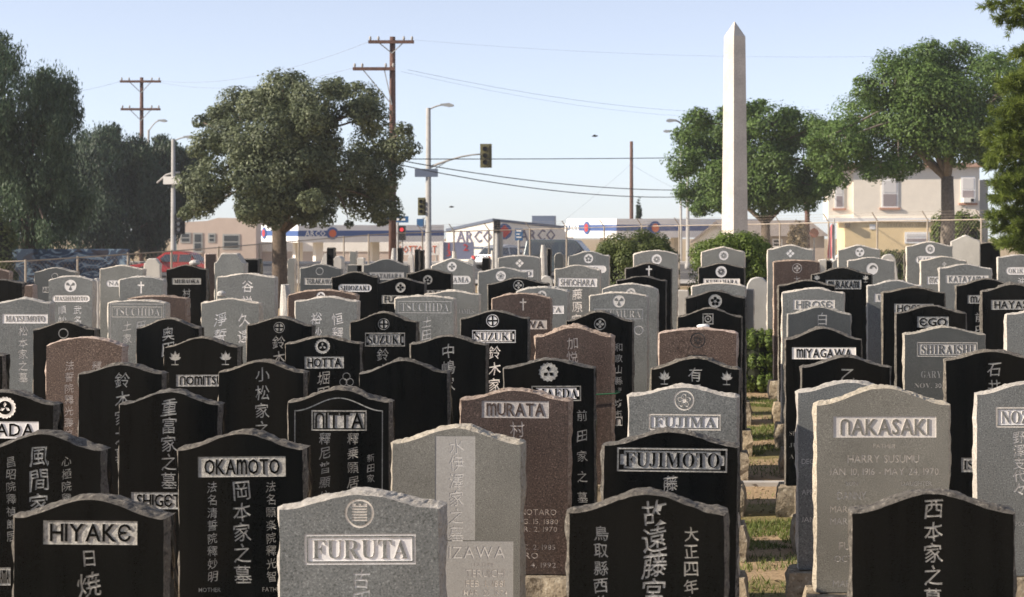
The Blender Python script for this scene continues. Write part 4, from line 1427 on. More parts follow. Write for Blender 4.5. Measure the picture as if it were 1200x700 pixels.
def tree(name, label, px, ybase, d, blobs_px, n, size, leafm, barkm, trunk_px, fork_y, seed, asp=.5, flat=.42, group='trees around the cemetery', shell=.5, droop=0.0, depth=1.0, lean=0, flare=1.25, jit=.12):
    """blobs_px: (x, y, r) clumps in the photo at distance d (+ optional depth offset)"""
    s = F / d
    rnd = random.Random(seed)
    X = (px - VX) / s
    gz = ground(X, d)
    root = empty(name, (X, d, gz - .03))
    tag(root, label, 'tree', group)

    def loc(x, y, dy=0.0):
        p = at(x, y, d)
        return Vector((p.x - X, dy, p.z - gz))
    blobs = []
    fills = []
    for _ in range(int(len(blobs_px) * .6)):
        b = blobs_px[rnd.randrange(len(blobs_px))]
        if b[2] > 15:
            an = rnd.uniform(0, 2 * pi)
            fills.append((b[0] + b[2] * .7 * cos(an), b[1] + b[2] * .7 * sin(an), b[2] * rnd.uniform(.45, .75), rnd.choice((-1, -1, 1)) * rnd.uniform(.3, 1.1) * depth))
    blobs_px = [(b[0], b[1], b[2] * 1.13) + tuple(b[3:]) for b in blobs_px] + fills
    for b in blobs_px:
        x, y, r = b[:3]
        rr = r / s
        dys = b[3:] if len(b) > 3 else (rnd.uniform(-1, 1) * depth,)
        for dy in dys:
            p = loc(x, y, dy)
            blobs.append((p.x, p.y, p.z, rr, rr, rr * rnd.uniform(.75, .95)))
            for _ in range(5):
                q = Vector((rnd.gauss(0, 1), rnd.gauss(0, 1), rnd.gauss(0, .8))).normalized() * rr * .8
                r2 = rr * rnd.uniform(.3, .52)
                blobs.append((p.x + q.x, p.y + q.y, p.z + q.z, r2, r2, r2 * .85))
    mb = MB()
    fk = loc(px + lean, fork_y)
    rt = trunk_px / s / 2
    mb.tube([(0, 0, -.1), (rt * .05, 0, fk.z * .25), (fk.x * .5 + rt * .1, 0, fk.z * .6), (fk.x, 0, fk.z)], [rt * flare * 1.1, rt * 1.05, rt * .95, rt * .85], 12)
    trunk = mb.build('trunk', barkm, root, smooth=True)
    mb = MB()
    big = sorted(range(len(blobs_px)), key=lambda i: -blobs_px[i][2])
    mains = []
    for k in range(min(7, len(big))):
        b = blobs[big[k] * 6] if len(blobs_px[big[k]]) <= 4 else blobs[0]
        pts = limb(mb, (fk.x, 0, fk.z - .12), (b[0], b[1], b[2]), rt * .55, rt * .16, rnd)
        mains.append(pts)
    for i in range(0, len(blobs), 6):
        b = Vector(blobs[i][:3])
        best = min((p for m in mains for p in m[2:]), key=lambda p: (p - b).length)
        limb(mb, best, b, rt * .2, rt * .06, rnd, .1, 4, 5)
    mb.build('limbs', barkm, root, smooth=True)
    leaves(blobs, n, size, leafm, root, (0, 0, 0), seed, flat, asp, shell=shell, droop=droop, jit=jit)
    return root


def bush(name, label, d, x0, x1, ytop, leafm, n, size, seed, ybot=None, boxy=False, depth=None, cat='bush'):
    s = F / d
    X = ((x0 + x1) / 2 - VX) / s
    gz = ground(X, d)
    W = (x1 - x0) / s
    H = HC - (ytop - VY) / s - gz
    root = empty(name, (X, d, gz))
    tag(root, label, cat)
    rnd = random.Random(seed)
    dp = depth or W
    blobs = [(0, 0, H * .5, W * .47, dp * .47, H * .5)]
    if boxy:
        blobs = []
        for i in range(4):
            for j in range(3):
                blobs.append((-W / 2 + W * (i + .5) / 4, rnd.uniform(-.1, .1) * dp, H * (.16 + .3 * j), W * .17, dp * .45, H * .18))
    else:
        for _ in range(60):
            q = Vector((rnd.gauss(0, 1), rnd.gauss(0, 1), rnd.gauss(0, 1))).normalized()
            q = Vector([math.copysign(abs(v) ** .62, v) for v in q])
            r = W * rnd.uniform(.09, .15)
            blobs.append((q.x * W * .40, q.y * dp * .40, max(.1, H * .5 + q.z * H * .42), r, r, r * .9))
    mb = MB()
    for i in range(9):
        a = 2 * pi * i / 9
        mb.tube([(cos(a) * .05, sin(a) * .05, -.02), (cos(a) * W * .2, sin(a) * dp * .2, H * .45), (cos(a) * W * .33, sin(a) * dp * .33, H * .75)], [.02, .014, .006], 5)
    mb.build('stems', M_BARK, root)
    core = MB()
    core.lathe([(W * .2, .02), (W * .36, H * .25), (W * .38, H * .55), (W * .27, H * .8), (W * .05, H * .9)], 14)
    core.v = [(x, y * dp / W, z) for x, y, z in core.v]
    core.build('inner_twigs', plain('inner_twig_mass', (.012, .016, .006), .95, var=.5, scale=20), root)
    leaves(blobs, n, size, leafm, root, (0, 0, 0), seed, .35, .6, 'foliage', .3, 0, .05)
    return root


bush('round_bush', 'rounded dark green clipped bush left of the obelisk', 33.5, 692, 796, 271, L_HEDGE2, 45000, .045, 11)
bush('round_bush', 'rounded bright green clipped bush standing before the obelisk', 33.5, 805, 913, 272, L_HEDGE, 45000, .045, 12)
bush('box_hedge', 'short dark box hedge closing the far end of the aisle', 22.9, 868, 906, 380, L_HEDGE, 6000, .04, 13, boxy=True, depth=.45, cat='hedge')
bush('low_hedge', 'low olive clipped hedge in front of the ochre wall', 74, 1026, 1064, 290, L_HEDGE2, 4000, .09, 14, boxy=True, depth=.8, cat='hedge')

# big tree inside the cemetery, left of centre
oak = [(345, 108, 26), (300, 118, 28), (262, 118, 22), (246, 131, 18), (390, 122, 24), (425, 118, 24), (447, 138, 22), (330, 145, 34), (285, 160, 30), (375, 160, 34), (420, 165, 30),
       (258, 170, 20), (455, 170, 18), (300, 195, 34), (350, 195, 36), (400, 200, 34), (440, 205, 24), (265, 215, 26), (240, 222, 22), (318, 225, 30), (285, 235, 24), (365, 230, 30), (410, 235, 28), (440, 240, 18),
       (232, 240, 16), (340, 248, 16), (392, 255, 12), (228, 140, 9), (466, 150, 10), (430, 255, 9), (415, 262, 5), (372, 98, 16), (318, 100, 14), (408, 108, 12),
       (328, 240, 20, -1.6), (348, 225, 24, -2.2), (308, 246, 16, -1.2), (362, 248, 16, -1.0), (330, 205, 28, -2.4), (345, 165, 30, -2.4), (372, 190, 28, -2.2), (310, 170, 26, -2.2), (385, 235, 20, -1.4)]
tree('spreading_tree', 'large spreading grey green tree with dark trunk rising among the headstones', 327, 340, 60, oak, 120000, .105, L_OAK, M_BARK, 19, 268, 21, asp=.6, depth=2.8, shell=.4, jit=.05)
# street trees at right
fic = [(1010, 135, 34), (985, 165, 26), (1045, 100, 34), (1085, 85, 34), (1125, 78, 32), (1160, 85, 28), (1180, 110, 22), (1060, 140, 36), (1105, 130, 38), (1145, 130, 32), (1000, 180, 24), (975, 195, 16),
       (1030, 178, 26), (1070, 175, 26), (1115, 168, 26), (1155, 165, 22), (1022, 200, 16), (1050, 196, 14), (1030, 112, 20), (965, 150, 14), (1128, 52, 12), (1092, 62, 14), (1060, 75, 14), (1170, 70, 14), (1010, 110, 14), (1050, 205, 9), (1165, 185, 12), (985, 212, 9), (1188, 140, 20), (1180, 168, 16), (962, 188, 16), (955, 168, 13), (1192, 90, 16),
       (1105, 150, 30, -2.0), (1086, 168, 22, -1.6), (1130, 168, 20, -1.6), (1072, 150, 28, -2.0), (1138, 150, 28, -2.0), (1110, 112, 30, -2.2), (1075, 112, 28, -2.2), (1155, 176, 16, -1.2)]
tree('street_tree', 'leafy street tree with forked pale trunk in front of cream building', 1110, 320, 74, fic, 110000, .125, L_FICUS, M_BARK_GREY, 17, 206, 22, asp=.55, depth=2.6, flare=1.1, shell=.42, jit=.09)
fic2 = [(810, 165, 20), (835, 155, 26), (870, 150, 28), (905, 148, 26), (940, 150, 24), (965, 160, 22), (800, 190, 18), (830, 195, 28), (865, 200, 30), (905, 205, 32), (945, 205, 28), (970, 190, 22), (805, 225, 16),
        (830, 232, 18), (860, 230, 20), (900, 230, 22), (935, 232, 18), (960, 222, 14), (890, 128, 10), (925, 135, 10), (850, 135, 9), (818, 245, 9), (975, 215, 8), (795, 205, 9), (900, 185, 26, -2.0), (880, 225, 20, -1.6), (920, 228, 20, -1.6), (845, 215, 24, -1.8), (898, 240, 12, -1.2)]
tree('street_tree', 'rounded green street tree standing directly behind the obelisk', 897, 320, 84, fic2, 85000, .145, L_FICUS, M_BARK, 12, 258, 23, asp=.55, depth=2.4)
# trees at left
pep = [(12, 62, 22), (40, 95, 28), (65, 110, 24), (20, 110, 34), (45, 150, 36), (10, 165, 34), (70, 140, 20), (82, 128, 10), (30, 200, 38), (65, 190, 26), (5, 230, 34), (45, 240, 34), (75, 225, 20), (5, 45, 10), (20, 270, 22), (60, 268, 20), (-30, 120, 40), (-30, 200, 40)]
tree('pepper_tree', 'tall weeping pepper tree at the left edge', 35, 330, 70, pep, 70000, .19, L_PEPPER, M_BARK, 22, 235, 24, asp=.3, droop=1.0, depth=1.8, group='dense trees along the left fence')
dk1 = [(110, 165, 24), (130, 185, 30), (95, 195, 28), (120, 225, 32), (90, 240, 26), (140, 245, 26), (110, 268, 22), (145, 210, 22), (85, 170, 14), (125, 150, 8), (150, 165, 12)]
tree('evergreen_tree', 'dense dark evergreen right of the weeping tree', 115, 330, 108, dk1, 50000, .24, L_DARK, M_BARK, 14, 268, 25, asp=.4, droop=.7, depth=1.6, group='dense trees along the left fence')
dk2 = [(165, 185, 22), (190, 200, 24), (215, 190, 18), (230, 198, 14), (175, 225, 28), (205, 230, 22), (165, 255, 24), (190, 262, 18), (160, 280, 14), (185, 165, 10), (205, 175, 12), (180, 285, 10), (240, 210, 9)]
tree('evergreen_tree', 'dense dark evergreen behind the left signal pole, left of spreading tree', 182, 330, 110, dk2, 50000, .24, L_DARK, M_BARK, 13, 272, 26, asp=.4, droop=.7, depth=1.6, group='dense trees along the left fence')
bush('leafy_shrub', 'lighter green shrub at the left edge beneath the weeping tree', 67, -25, 18, 243, L_HEDGE2, 6000, .14, 27)
bush('leafy_shrub', 'sparse yellow green shrub left of the street tree trunk by ochre wall', 77, 1090, 1112, 246, L_HEDGE, 1500, .14, 28)
bush('leafy_shrub', 'sparse yellow green shrub right of the street tree trunk by ochre wall', 77, 1112, 1152, 243, L_HEDGE, 3000, .14, 29)
bush('dry_shrub', 'dry brown shrub in front of the low grey house', 92, 922, 948, 258, L_DRY, 2500, .16, 30)


# pine at the right edge
d = 31.0
X = at(1236, 0, d).x
root = empty('pine_tree', (X, d, ground(X, d) - .03))
tag(root, 'yellow green pine whose drooping needle boughs enter at the right edge', 'tree', 'trees around the cemetery')
gz = ground(X, d)
mb = MB()
mb.tube([(0, 0, -.1), (.05, 0, 2.5), (0, 0, 5.0), (.03, 0, 8.2)], [.17, .14, .10, .03], 10)
mb.build('trunk', M_BARK_GREY, root, smooth=True)
mb = MB()
rnd = random.Random(31)
r = np.random.default_rng(31)
tips = []
targets = [(1157, 5, 0), (1172, 18, .2), (1190, 12, -.2), (1165, -8, .1), (1186, 28, .1)]
for yy, xx in ((70, 1193), (88, 1188), (100, 1172), (118, 1180), (130, 1163), (146, 1172), (160, 1158), (176, 1168), (190, 1160), (205, 1168), (220, 1163), (235, 1166), (250, 1160), (262, 1168), (276, 1172), (290, 1185), (300, 1193)):
    for k in range(3):
        targets.append((xx + rnd.uniform(0, 26) * (k > 0), yy + rnd.uniform(-9, 9), rnd.uniform(-.45, .45)))
for i in range(34):
    targets.append((rnd.uniform(1190, 1290), rnd.uniform(60, 300), rnd.uniform(-1, 1)))
for (x, y, dy) in targets:
    p = at(x, y, d)
    tip = Vector((p.x - X, dy, p.z - gz))
    st = Vector((0, 0, min(7.8, max(.6, tip.z - .15))))
    mid = st.lerp(tip, .55) + Vector((0, 0, .16))
    mb.tube([st, mid, tip], [.028, .017, .006], 5)
    for t in np.linspace(.45, 1.02, 8):
        q = (st.lerp(mid, t * 2) if t < .5 else mid.lerp(tip, t * 2 - 1))
        tips.append((q, (tip - mid).normalized()))
        for _ in range(3):
            dv = Vector((rnd.gauss(0, 1), rnd.gauss(0, 1), rnd.gauss(0, .6))).normalized()
            tips.append((q + dv * rnd.uniform(.04, .15), (dv + (tip - mid).normalized()).normalized()))
mb.build('limbs', M_BARK_GREY, root)
P = np.array([t[0] for t in tips]); D = np.array([t[1] for t in tips])
m = 30
P = np.repeat(P, m, 0); D = np.repeat(D, m, 0)
n = len(P)
dv = r.normal(size=(n, 3)); dv /= np.linalg.norm(dv, axis=1)[:, None]
dr = D * .75 + dv * .8
dr /= np.linalg.norm(dr, axis=1)[:, None]
P = P + r.normal(0, .018, (n, 3))
L = r.uniform(.06, .13, n)[:, None]
sd = np.cross(dr, r.normal(size=(n, 3))); sd /= np.linalg.norm(sd, axis=1)[:, None]
V = np.stack([P - sd * .006, P + sd * .006, P + dr * L + sd * .003, P + dr * L - sd * .003], 1).reshape(-1, 3)
np_mesh('needles', V, 4, L_PINE, root)['kind'] = 'stuff'


# ---------------------------------------------------------------- text on signs
def sign_text(name, text, mat, parent, h, w, style='sans', thick=.02):
    """upright lettering in the x,z plane, centred on the origin, facing -y"""
    mb = MB()
    for p in latin(text, 0, 0, w, h, style, 1):
        a = sum(p[i - 1][0] * p[i][1] - p[i][0] * p[i - 1][1] for i in range(len(p)))
        if a < 0:
            p = p[::-1]
        mb.prism(p, -thick, 0)
    return mb.build(name, mat, parent)


def onface(P0, u, px):
    """distance along a wall (start P0, unit direction u) at which photo column px meets it"""
    k = (px - VX) / F
    return (k * P0.y - P0.x) / (u.x - k * u.y)


def zpix(py, Y):
    return HC - (py - VY) * Y / F


def disc(mb, r, y0, y1, n=20, sx=1.0, c=(0, 0)):
    mb.prism([(c[0] + sx * r * cos(2 * pi * i / n), c[1] + r * sin(2 * pi * i / n)) for i in range(n)], y0, y1)
    return mb


# ---------------------------------------------------------------- fuel station: two canopies, corner shop, boards
def canopy(label, px, d, al, L1, L2, ytop, ybot, cols, left, right, xr=None):
    P0 = at(px, ybot, d)
    if xr:
        L2 = onface(Vector((P0.x, d, 0)), Vector((cos(al), sin(al), 0)), xr)
    g = ground(P0.x, d + 4)
    root = empty('fuel_canopy', (P0.x, d, g), al)
    tag(root, label, 'canopy', 'fuel station canopies')
    z0, z1 = P0.z - g, zpix(ytop, d) - g
    hgt = z1 - z0
    MB().box(0, L2, 0, L1, z0 + hgt * .02, z1 - .05).build('roof_deck', M_WHITE, root)
    e = .06
    for k, (a, b, m) in enumerate(((0, .36, M_WHITE), (.36, .68, M_BLUE), (.68, 1.0, M_WHITE))):
        pr = .012 if k == 1 else 0
        mb = MB()
        mb.box(-e - pr, L2 + e + pr, -e - pr, -.001, z0 + hgt * a, z0 + hgt * b)
        mb.box(-e - pr, -.001, 0, L1, z0 + hgt * a, z0 + hgt * b)
        mb.build('fascia_band', m, root)
    for (cx, cy) in cols:
        MB().box(cx - .28, cx + .28, cy - .28, cy + .28, 0, z0 + .03).build('column', M_STUCCO_WHITE, root)
    for cx, cy in cols:
        mb = MB().box(cx - 1.5, cx - .8, cy - .3, cy + .3, 0, 1.7)
        o = mb.build('fuel_pump', M_SIGNGREY, root)
        MB().box(cx - 1.42, cx - .88, cy - .32, cy - .301, 1.0, 1.5).build('display', M_WHITE, o)
    u = Vector((cos(al), sin(al), 0))
    v = Vector((-sin(al), cos(al), 0))
    Pc = Vector((P0.x, d, 0))
    zm = z0 + hgt * .52
    for side, items in ((0, left), (1, right)):
        for kind, x, w in items:
            t = onface(Pc, v if side == 0 else u, x)
            if side == 0:
                loc, rz = (-e - .014, t, zm), -pi / 2
            else:
                loc, rz = (t, -e - .014, zm), 0
            if kind == 'disc':
                o = disc(MB(), w, -.05, 0).build('roundel', M_BLUE, root, loc, rz)
                disc(MB(), w * .62, -.075, -.05).build('roundel_core', M_RED if side == 0 else M_ORANGE, o)
            else:
                o = sign_text('lettering', kind, M_WHITE if side else M_SIGNBLUE, root, hgt * .34 if side else hgt * .3, w, 'sans', .03)
                o.location, o.rotation_euler = loc, (0, 0, rz)
                if side == 0:
                    q = MB().box(-w / 2 - .15, w / 2 + .15, -.012, 0, -hgt * .22, hgt * .22).build('text_plate', M_WHITE, root, loc, rz)
                    o.location = (loc[0] - .012, loc[1], loc[2])
    return root


canopy('blue and white striped fuel canopy half hidden by the spreading tree', 350, 126, radians(35), 7.4, 13, 264, 284.5, [(2, 1.5), (8, 1.5), (2, 5.5), (8, 5.5)],
       [('disc', 311, .42)], [('ARCO', 369, 1.5), ('disc', 389, .44)], 519)
canopy('blue and white striped fuel canopy right of the white lettered wall', 723, 126, radians(33), 7.6, 13, 256.5, 279, [(2, 1.5), (8, 1.5), (2, 5.5), (8, 5.5)],
       [('ARCO', 671, 1.9), ('disc', 689, .47)], [('disc', 767, .48)])

# white corner shop
d = 140.0
P0 = at(578, 258, d)
g = ground(P0.x, d)
root = empty('corner_shop', (P0.x, d, g))
tag(root, 'white corner shop with raked blue roof edge and large dark lettering on both walls', 'building')
uL = Vector((-cos(radians(25)), sin(radians(25)), 0))
uR = Vector((cos(radians(28)), sin(radians(28)), 0))
Pc = Vector((P0.x, d, 0))
tL, tR = onface(Pc, uL, 523), onface(Pc, uR, 672)
zc = P0.z - g
zl = zpix(270, d) - g
zr = zpix(268, d) - g
mb = MB()
A, B, C = Vector((0, 0, 0)), uL * tL, uR * tR
D = B + C
for p, q, z1, z2 in ((B, A, zl, zc), (A, C, zc, zr), (C, D, zr, zr), (D, B, zr, zl)):
    mb.poly([(p.x, p.y, 0), (q.x, q.y, 0), (q.x, q.y, z2), (p.x, p.y, z1)])
mb.poly([(B.x, B.y, zl), (A.x, A.y, zc), (C.x, C.y, zr), (D.x, D.y, zr)])
mb.build('wall', M_STUCCO_WHITE, root)


def strip(p, q, za, zb, za2, zb2, proud, mat, name):
    p, q = Vector(p), Vector(q)
    n = Vector(((q - p).y, -(q - p).x, 0)).normalized() * proud
    mb = MB()
    f = [p + n, q + n, q, p]
    lo = [za, zb, zb, za]
    hi = [za2, zb2, zb2, za2]
    mb.v += [(v.x, v.y, z) for v, z in zip(f, lo)] + [(v.x, v.y, z) for v, z in zip(f, hi)]
    for qd in ((0, 1, 5, 4), (1, 2, 6, 5), (3, 0, 4, 7), (4, 5, 6, 7), (3, 2, 1, 0)):
        mb.f.append(qd); mb.m.append(0)
    return mb.build(name, mat, root)


strip(B, A, zl - .10, zc - .10, zl + .12, zc + .12, .08, M_SIGNGREY, 'roof_trim')
strip(A, C, zc - .10, zr - .10, zc + .12, zr + .12, .08, M_SIGNGREY, 'roof_trim')
zb = zpix(290.5, d) - g
strip(B, A, zb - .08, zb - .08, zb + .08, zb + .08, .05, M_SIGNGREY, 'wall_stripe')
strip(A, C, zb - .08, zb - .08, zb + .08, zb + .08, .05, M_SIGNGREY, 'wall_stripe')
M_LETTER = plain('faded_blue_letters', (.13, .13, .20), .7)
for u, x, y, w, sgn in ((uL, 556, 277.5, 3.3, -1), (uR, 630, 276, 3.0, 1)):
    t = onface(Pc, u, x)
    o = sign_text('lettering', 'ARCO', M_LETTER, root, .92, w, 'sans', .05)
    pr = Vector((u.y, -u.x, 0)) * .003 * sgn
    o.location = (u.x * t + pr.x, u.y * t + pr.y, zpix(y, d) - g)
    o.rotation_euler = (0, 0, math.atan2(u.y * sgn, u.x * sgn))
t = onface(Pc, uR, 591)
o = disc(MB(), .62, -.05, 0).build('roundel', M_BLUE, root, (uR.x * t, uR.y * t, zpix(271.5, d) - g), math.atan2(uR.y, uR.x))
MB().prism([(-.52, 0), (0, -.52), (.52, 0), (0, .52)], -.08, -.05).build('roundel_diamond', M_RED, o)
t = onface(Pc, uR, 633)
c = uR * t + Vector((0, 2, 0))
MB().box(c.x - .9, c.x + .9, c.y, c.y + 1.2, zr - .2, zc + .35).build('roof_unit', M_SIGNGREY, root)

# long low shop wall beneath the left canopy
d = 152.0
a, b = at(300, 284, d), at(545, 284, d)
g = ground(0, d)
root = empty('station_shop', ((a.x + b.x) / 2, d, g))
tag(root, 'low white and pink station shop seen under the left fuel canopy', 'building')
w = (b.x - a.x) / 2
MB().box(-w, w, 0, 8, 0, zpix(295, d) - g).build('wall', M_STUCCO_PINK, root)
MB().box(-w - .1, w + .1, -.1, 8, zpix(295, d) - g + .003, zpix(284, d) - g).build('upper_wall', M_STUCCO_WHITE, root)
for i in range(6):
    x = -w + 1 + i * (2 * w - 2) / 6
    o = MB().box(x, x + 1.6, -.04, -.003, .8, 1.9).build('window', M_WHITE, root)
    MB().box(x + .1, x + 1.5, -.06, -.04, .9, 1.8).build('pane', M_GLASS, o)


def board(name, label, d, x0, x1, y0, y1, mat, cat='sign', texts=(), posts=2, T=.15, side=None):
    a, b = at(x0, y0, d), at(x1, y1, d)
    g = ground((a.x + b.x) / 2, d)
    root = empty(name, ((a.x + b.x) / 2, d, g))
    tag(root, label, cat)
    w = (b.x - a.x) / 2
    MB().box(-w, w, 0, T, b.z - g, a.z - g).build('board', mat, root)
    for k in range(posts):
        x = 0 if posts == 1 else (-w + .15 + k * (2 * w - .3))
        MB().tube([(x, T / 2, -.1), (x, T / 2, b.z - g + .02)], .06, 8).build('post', M_POLE_GREY, root)
    for (t, x, y, h, ww, m) in texts:
        o = sign_text('lettering', t, m, root, h, ww, 'sans', .02)
        p = at(x, y, d)
        o.location = (p.x - root.location.x, -.002, p.z - g)
    return root


board('lettered_board', 'white board with red capital letters left of the price sign', 118, 468, 514, 286, 299, M_STUCCO_WHITE, 'sign', [('LOTTO EBT', 490, 292.5, .48, 2.4, M_ORANGE)])
r_ = board('price_sign', 'blue grey fuel price sign with red digits below the white corner shop', 112, 519, 555, 284, 304, plain('price_sign_face', (.17, .18, .26), .5), 'sign',
           [('1', 526, 289, .4, .3, M_RED), ('2', 546, 290, .42, .3, M_RED), ('3', 526, 297, .4, .3, M_RED)])
a = at(515.5, 283, 111.8)
MB().box(-.95 - .22, -.95 + .02, -.1, .3, 0, a.z - r_.location.z).build('side_pillar', M_STUCCO_WHITE, r_)


# ---------------------------------------------------------------- buildings with facades towards us
def win(root, x0, x1, z0, z1, y=0.0, fr=.09, mf=None, sill=False, bar=True, shade=False):
    o = MB().box(x0, x1, y - .05, y - .002, z0, z1).build('window', mf or M_WHITE, root)
    MB().box(x0 + fr, x1 - fr, y - .07, y - .05, z0 + fr, (z0 + z1) / 2 - fr * .4).build('pane', M_GLASS if not shade else plain('curtained_pane', (.30, .26, .26), .3), o)
    MB().box(x0 + fr, x1 - fr, y - .07, y - .05, (z0 + z1) / 2 + fr * .4, z1 - fr).build('pane', M_GLASS if not shade else plain('blind_pane', (.62, .60, .58), .4), o)
    if sill:
        MB().box(x0 - .12, x1 + .12, y - .12, y - .002, z0 - .12, z0 - .003).build('sill', plain('terracotta_sill', (.48, .27, .19), .8), o)
    return o


# beige block at left
d = 150.0
g = ground(-40, d)
a, b = at(207, 257, d), at(300, 257, d)
root = empty('apartment_block', ((a.x + b.x) / 2, d, g))
tag(root, 'beige stucco two-storey block with stepped parapet between left trees and spreading tree', 'building')
xc = root.location.x


def fx_(px):
    return at(px, 0, d).x - xc


def fz_(py):
    return zpix(py, d) - g


mb = MB().prism([(fx_(207), 0), (fx_(300), 0), (fx_(300), fz_(258)), (fx_(281), fz_(256)), (fx_(255), fz_(255.5)), (fx_(243), fz_(259)), (fx_(226), fz_(260)), (fx_(207), fz_(261))], 0, 9)
mb.build('wall', M_STUCCO_PINK, root)
for x0, x1, y0, y1 in ((211.5, 223.5, 272.5, 285), (226.5, 237.5, 273, 296), (244, 252.5, 273.5, 284.5), (261, 281, 274.5, 292.5)):
    win(root, fx_(x0), fx_(x1), fz_(y1), fz_(y0), 0, .13, plain('grey_green_frame', (.30, .31, .30), .6))
MB().box(fx_(226), fx_(238), -.5, -.003, fz_(297.5), fz_(296.3)).build('balcony_slab', M_STUCCO_PINK, root)
MB().box(fx_(205.2), fx_(206.9), .2, 6, 0, fz_(270)).build('downpipe_bay', plain('teal_wall', (.07, .16, .17), .7), root)

# cream and ochre building at right
d = 104.0
g = ground(8, d)
root = empty('corner_building', (at(1065, 0, d).x, d, g))
tag(root, 'two-storey cream building with ochre ground floor behind the forked street tree', 'building')
xc = root.location.x
zl = fz_(257.5)
mb = MB().box(fx_(1000), fx_(1148), 0, 10, zl, fz_(196))
mb.build('upper_wall', M_STUCCO_CREAM, root)
mb = MB().box(fx_(971), fx_(1000) - .004, .35, 8, zl, fz_(200))
bay = mb.build('bay', M_STUCCO_CREAM, root)
mb = MB().box(fx_(990), fx_(1148), .02, 10, 0, zl - .004)
mb.build('lower_wall', M_STUCCO_OCHRE, root)
MB().box(fx_(970), fx_(1150), -.16, .33, zl - .12, zl + .10).build('ledge', M_WHITE, root)
mb = MB().prism([(fx_(969), fz_(197)), (fx_(1151), fz_(196)), (fx_(1151), fz_(191)), (fx_(969), fz_(192))], -.35, 10.2)
mb.build('roof', plain('clay_roof_edge', (.46, .30, .22), .9, var=.15), root)
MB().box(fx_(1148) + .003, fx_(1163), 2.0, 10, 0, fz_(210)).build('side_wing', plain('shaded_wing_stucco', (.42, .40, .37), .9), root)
win(root, fx_(1033), fx_(1052.5), fz_(243.5), fz_(210), 0, .1, sill=True, shade=True)
win(root, fx_(1126), fx_(1143), fz_(238), fz_(207), 0, .1, sill=True, shade=True)
win(root, fx_(978.5), fx_(989.5), fz_(244), fz_(214), .35, .1, sill=True, shade=True)
win(root, fx_(1060), fx_(1089), fz_(285.5), fz_(272), .02, .12, shade=True)
ac = MB().box(fx_(1128), fx_(1141), -.5, -.075, fz_(237.5), fz_(232)).build('air_conditioner', M_STUCCO_WHITE, root)
MB().box(fx_(1136.5), fx_(1140), -.52, -.501, fz_(236.8), fz_(233)).build('grille', M_BLACK, ac)
o = sign_text('lettering', 'Evergreen Village', plain('faded_sign_paint', (.50, .36, .19), .8), root, .22, 2.4, 'thin', .012)
o.location = (fx_(1064), .017, fz_(263.5))
MB().box(fx_(1019), fx_(1026), -.02, .017, fz_(269), fz_(263)).build('wall_notice', M_WHITE, root)
MB().box(fx_(990), fx_(996), -.3, .018, fz_(267), fz_(260)).build('wall_lamp', M_BARK, root)

# low house behind the obelisk
d = 120.0
g = ground(0, d)
root = empty('low_house', (at(892, 0, d).x, d, g))
tag(root, 'low grey roofed house seen between the obelisk and the brown pole', 'building')
xc = root.location.x
MB().box(fx_(826), fx_(966), 0, 7, 0, fz_(277)).build('wall', plain('grey_tan_stucco', (.42, .36, .31), .9, var=.06), root)
mb = MB()
e0, e1, r0, r1 = fx_(820), fx_(972), fx_(838), fx_(950)
ze, zr_ = fz_(277) + .004, fz_(258)
mb.poly([(e0, -.4, ze), (e1, -.4, ze), (r1, 3.5, zr_), (r0, 3.5, zr_)])
mb.poly([(e1, 7.4, ze), (e0, 7.4, ze), (r0, 3.5, zr_), (r1, 3.5, zr_)])
mb.poly([(e0, 7.4, ze), (e0, -.4, ze), (r0, 3.5, zr_)])
mb.poly([(e1, -.4, ze), (e1, 7.4, ze), (r1, 3.5, zr_)])
mb.poly([(e0, -.4, ze), (e0, 7.4, ze), (e1, 7.4, ze), (e1, -.4, ze)])
mb.build('roof', M_ROOF, root)
mb = MB().prism([(fx_(815), 0), (fx_(860), 0), (fx_(860), fz_(283)), (fx_(839), fz_(262.5)), (fx_(815), fz_(283))], -2.0, -.41)
gb = mb.build('gable_wing', M_STUCCO_WHITE, root)
mb = MB().prism([(fx_(811), fz_(285)), (fx_(839), fz_(263.5)), (fx_(864), fz_(285)), (fx_(864), fz_(282.5)), (fx_(839), fz_(260)), (fx_(811), fz_(282.5))], -2.3, -.42)
mb.build('gable_roof', M_ROOF, root)
win(root, fx_(875), fx_(885), fz_(290), fz_(280), 0, .1)
win(root, fx_(905), fx_(917), fz_(290), fz_(280), 0, .1)

# painted wall at far left
d = 68.0
a, b = at(-30, 292, d), at(150, 292, d)
g = ground(a.x, d)


def mural_mat():
    m, nt, bs = newmat('painted_mural')
    tc = nt.nodes.new('ShaderNodeTexCoord')
    mp = nt.nodes.new('ShaderNodeMapping')
    mp.inputs['Scale'].default_value = (.7, .7, 1.1)
    nt.links.new(tc.outputs['Object'], mp.inputs[0])
    n = noise_node(nt, 1.1, 2, .5, mp.outputs[0])
    n.inputs['Distortion'].default_value = 2.2
    r1 = ramp(nt, n.outputs[0], [(.0, (.015, .02, .04)), (.40, (.02, .045, .09)), (.485, (.12, .19, .27)), (.52, (.20, .27, .34)), (.54, (.025, .055, .11)), (.60, (.012, .012, .025)), (.70, (.06, .025, .03))])
    r1.color_ramp.interpolation = 'CONSTANT'
    nt.links.new(r1.outputs[0], bs.inputs['Base Color'])
    bs.inputs['Roughness'].default_value = .8
    return m


mb = MB().box(-(b.x - a.x) / 2, (b.x - a.x) / 2, 0, .2, 0, a.z - g)
o = mb.build('painted_wall', mural_mat(), None, ((a.x + b.x) / 2, d, g))
tag(o, 'low wall painted with blue and white swirls under the left trees', 'wall')


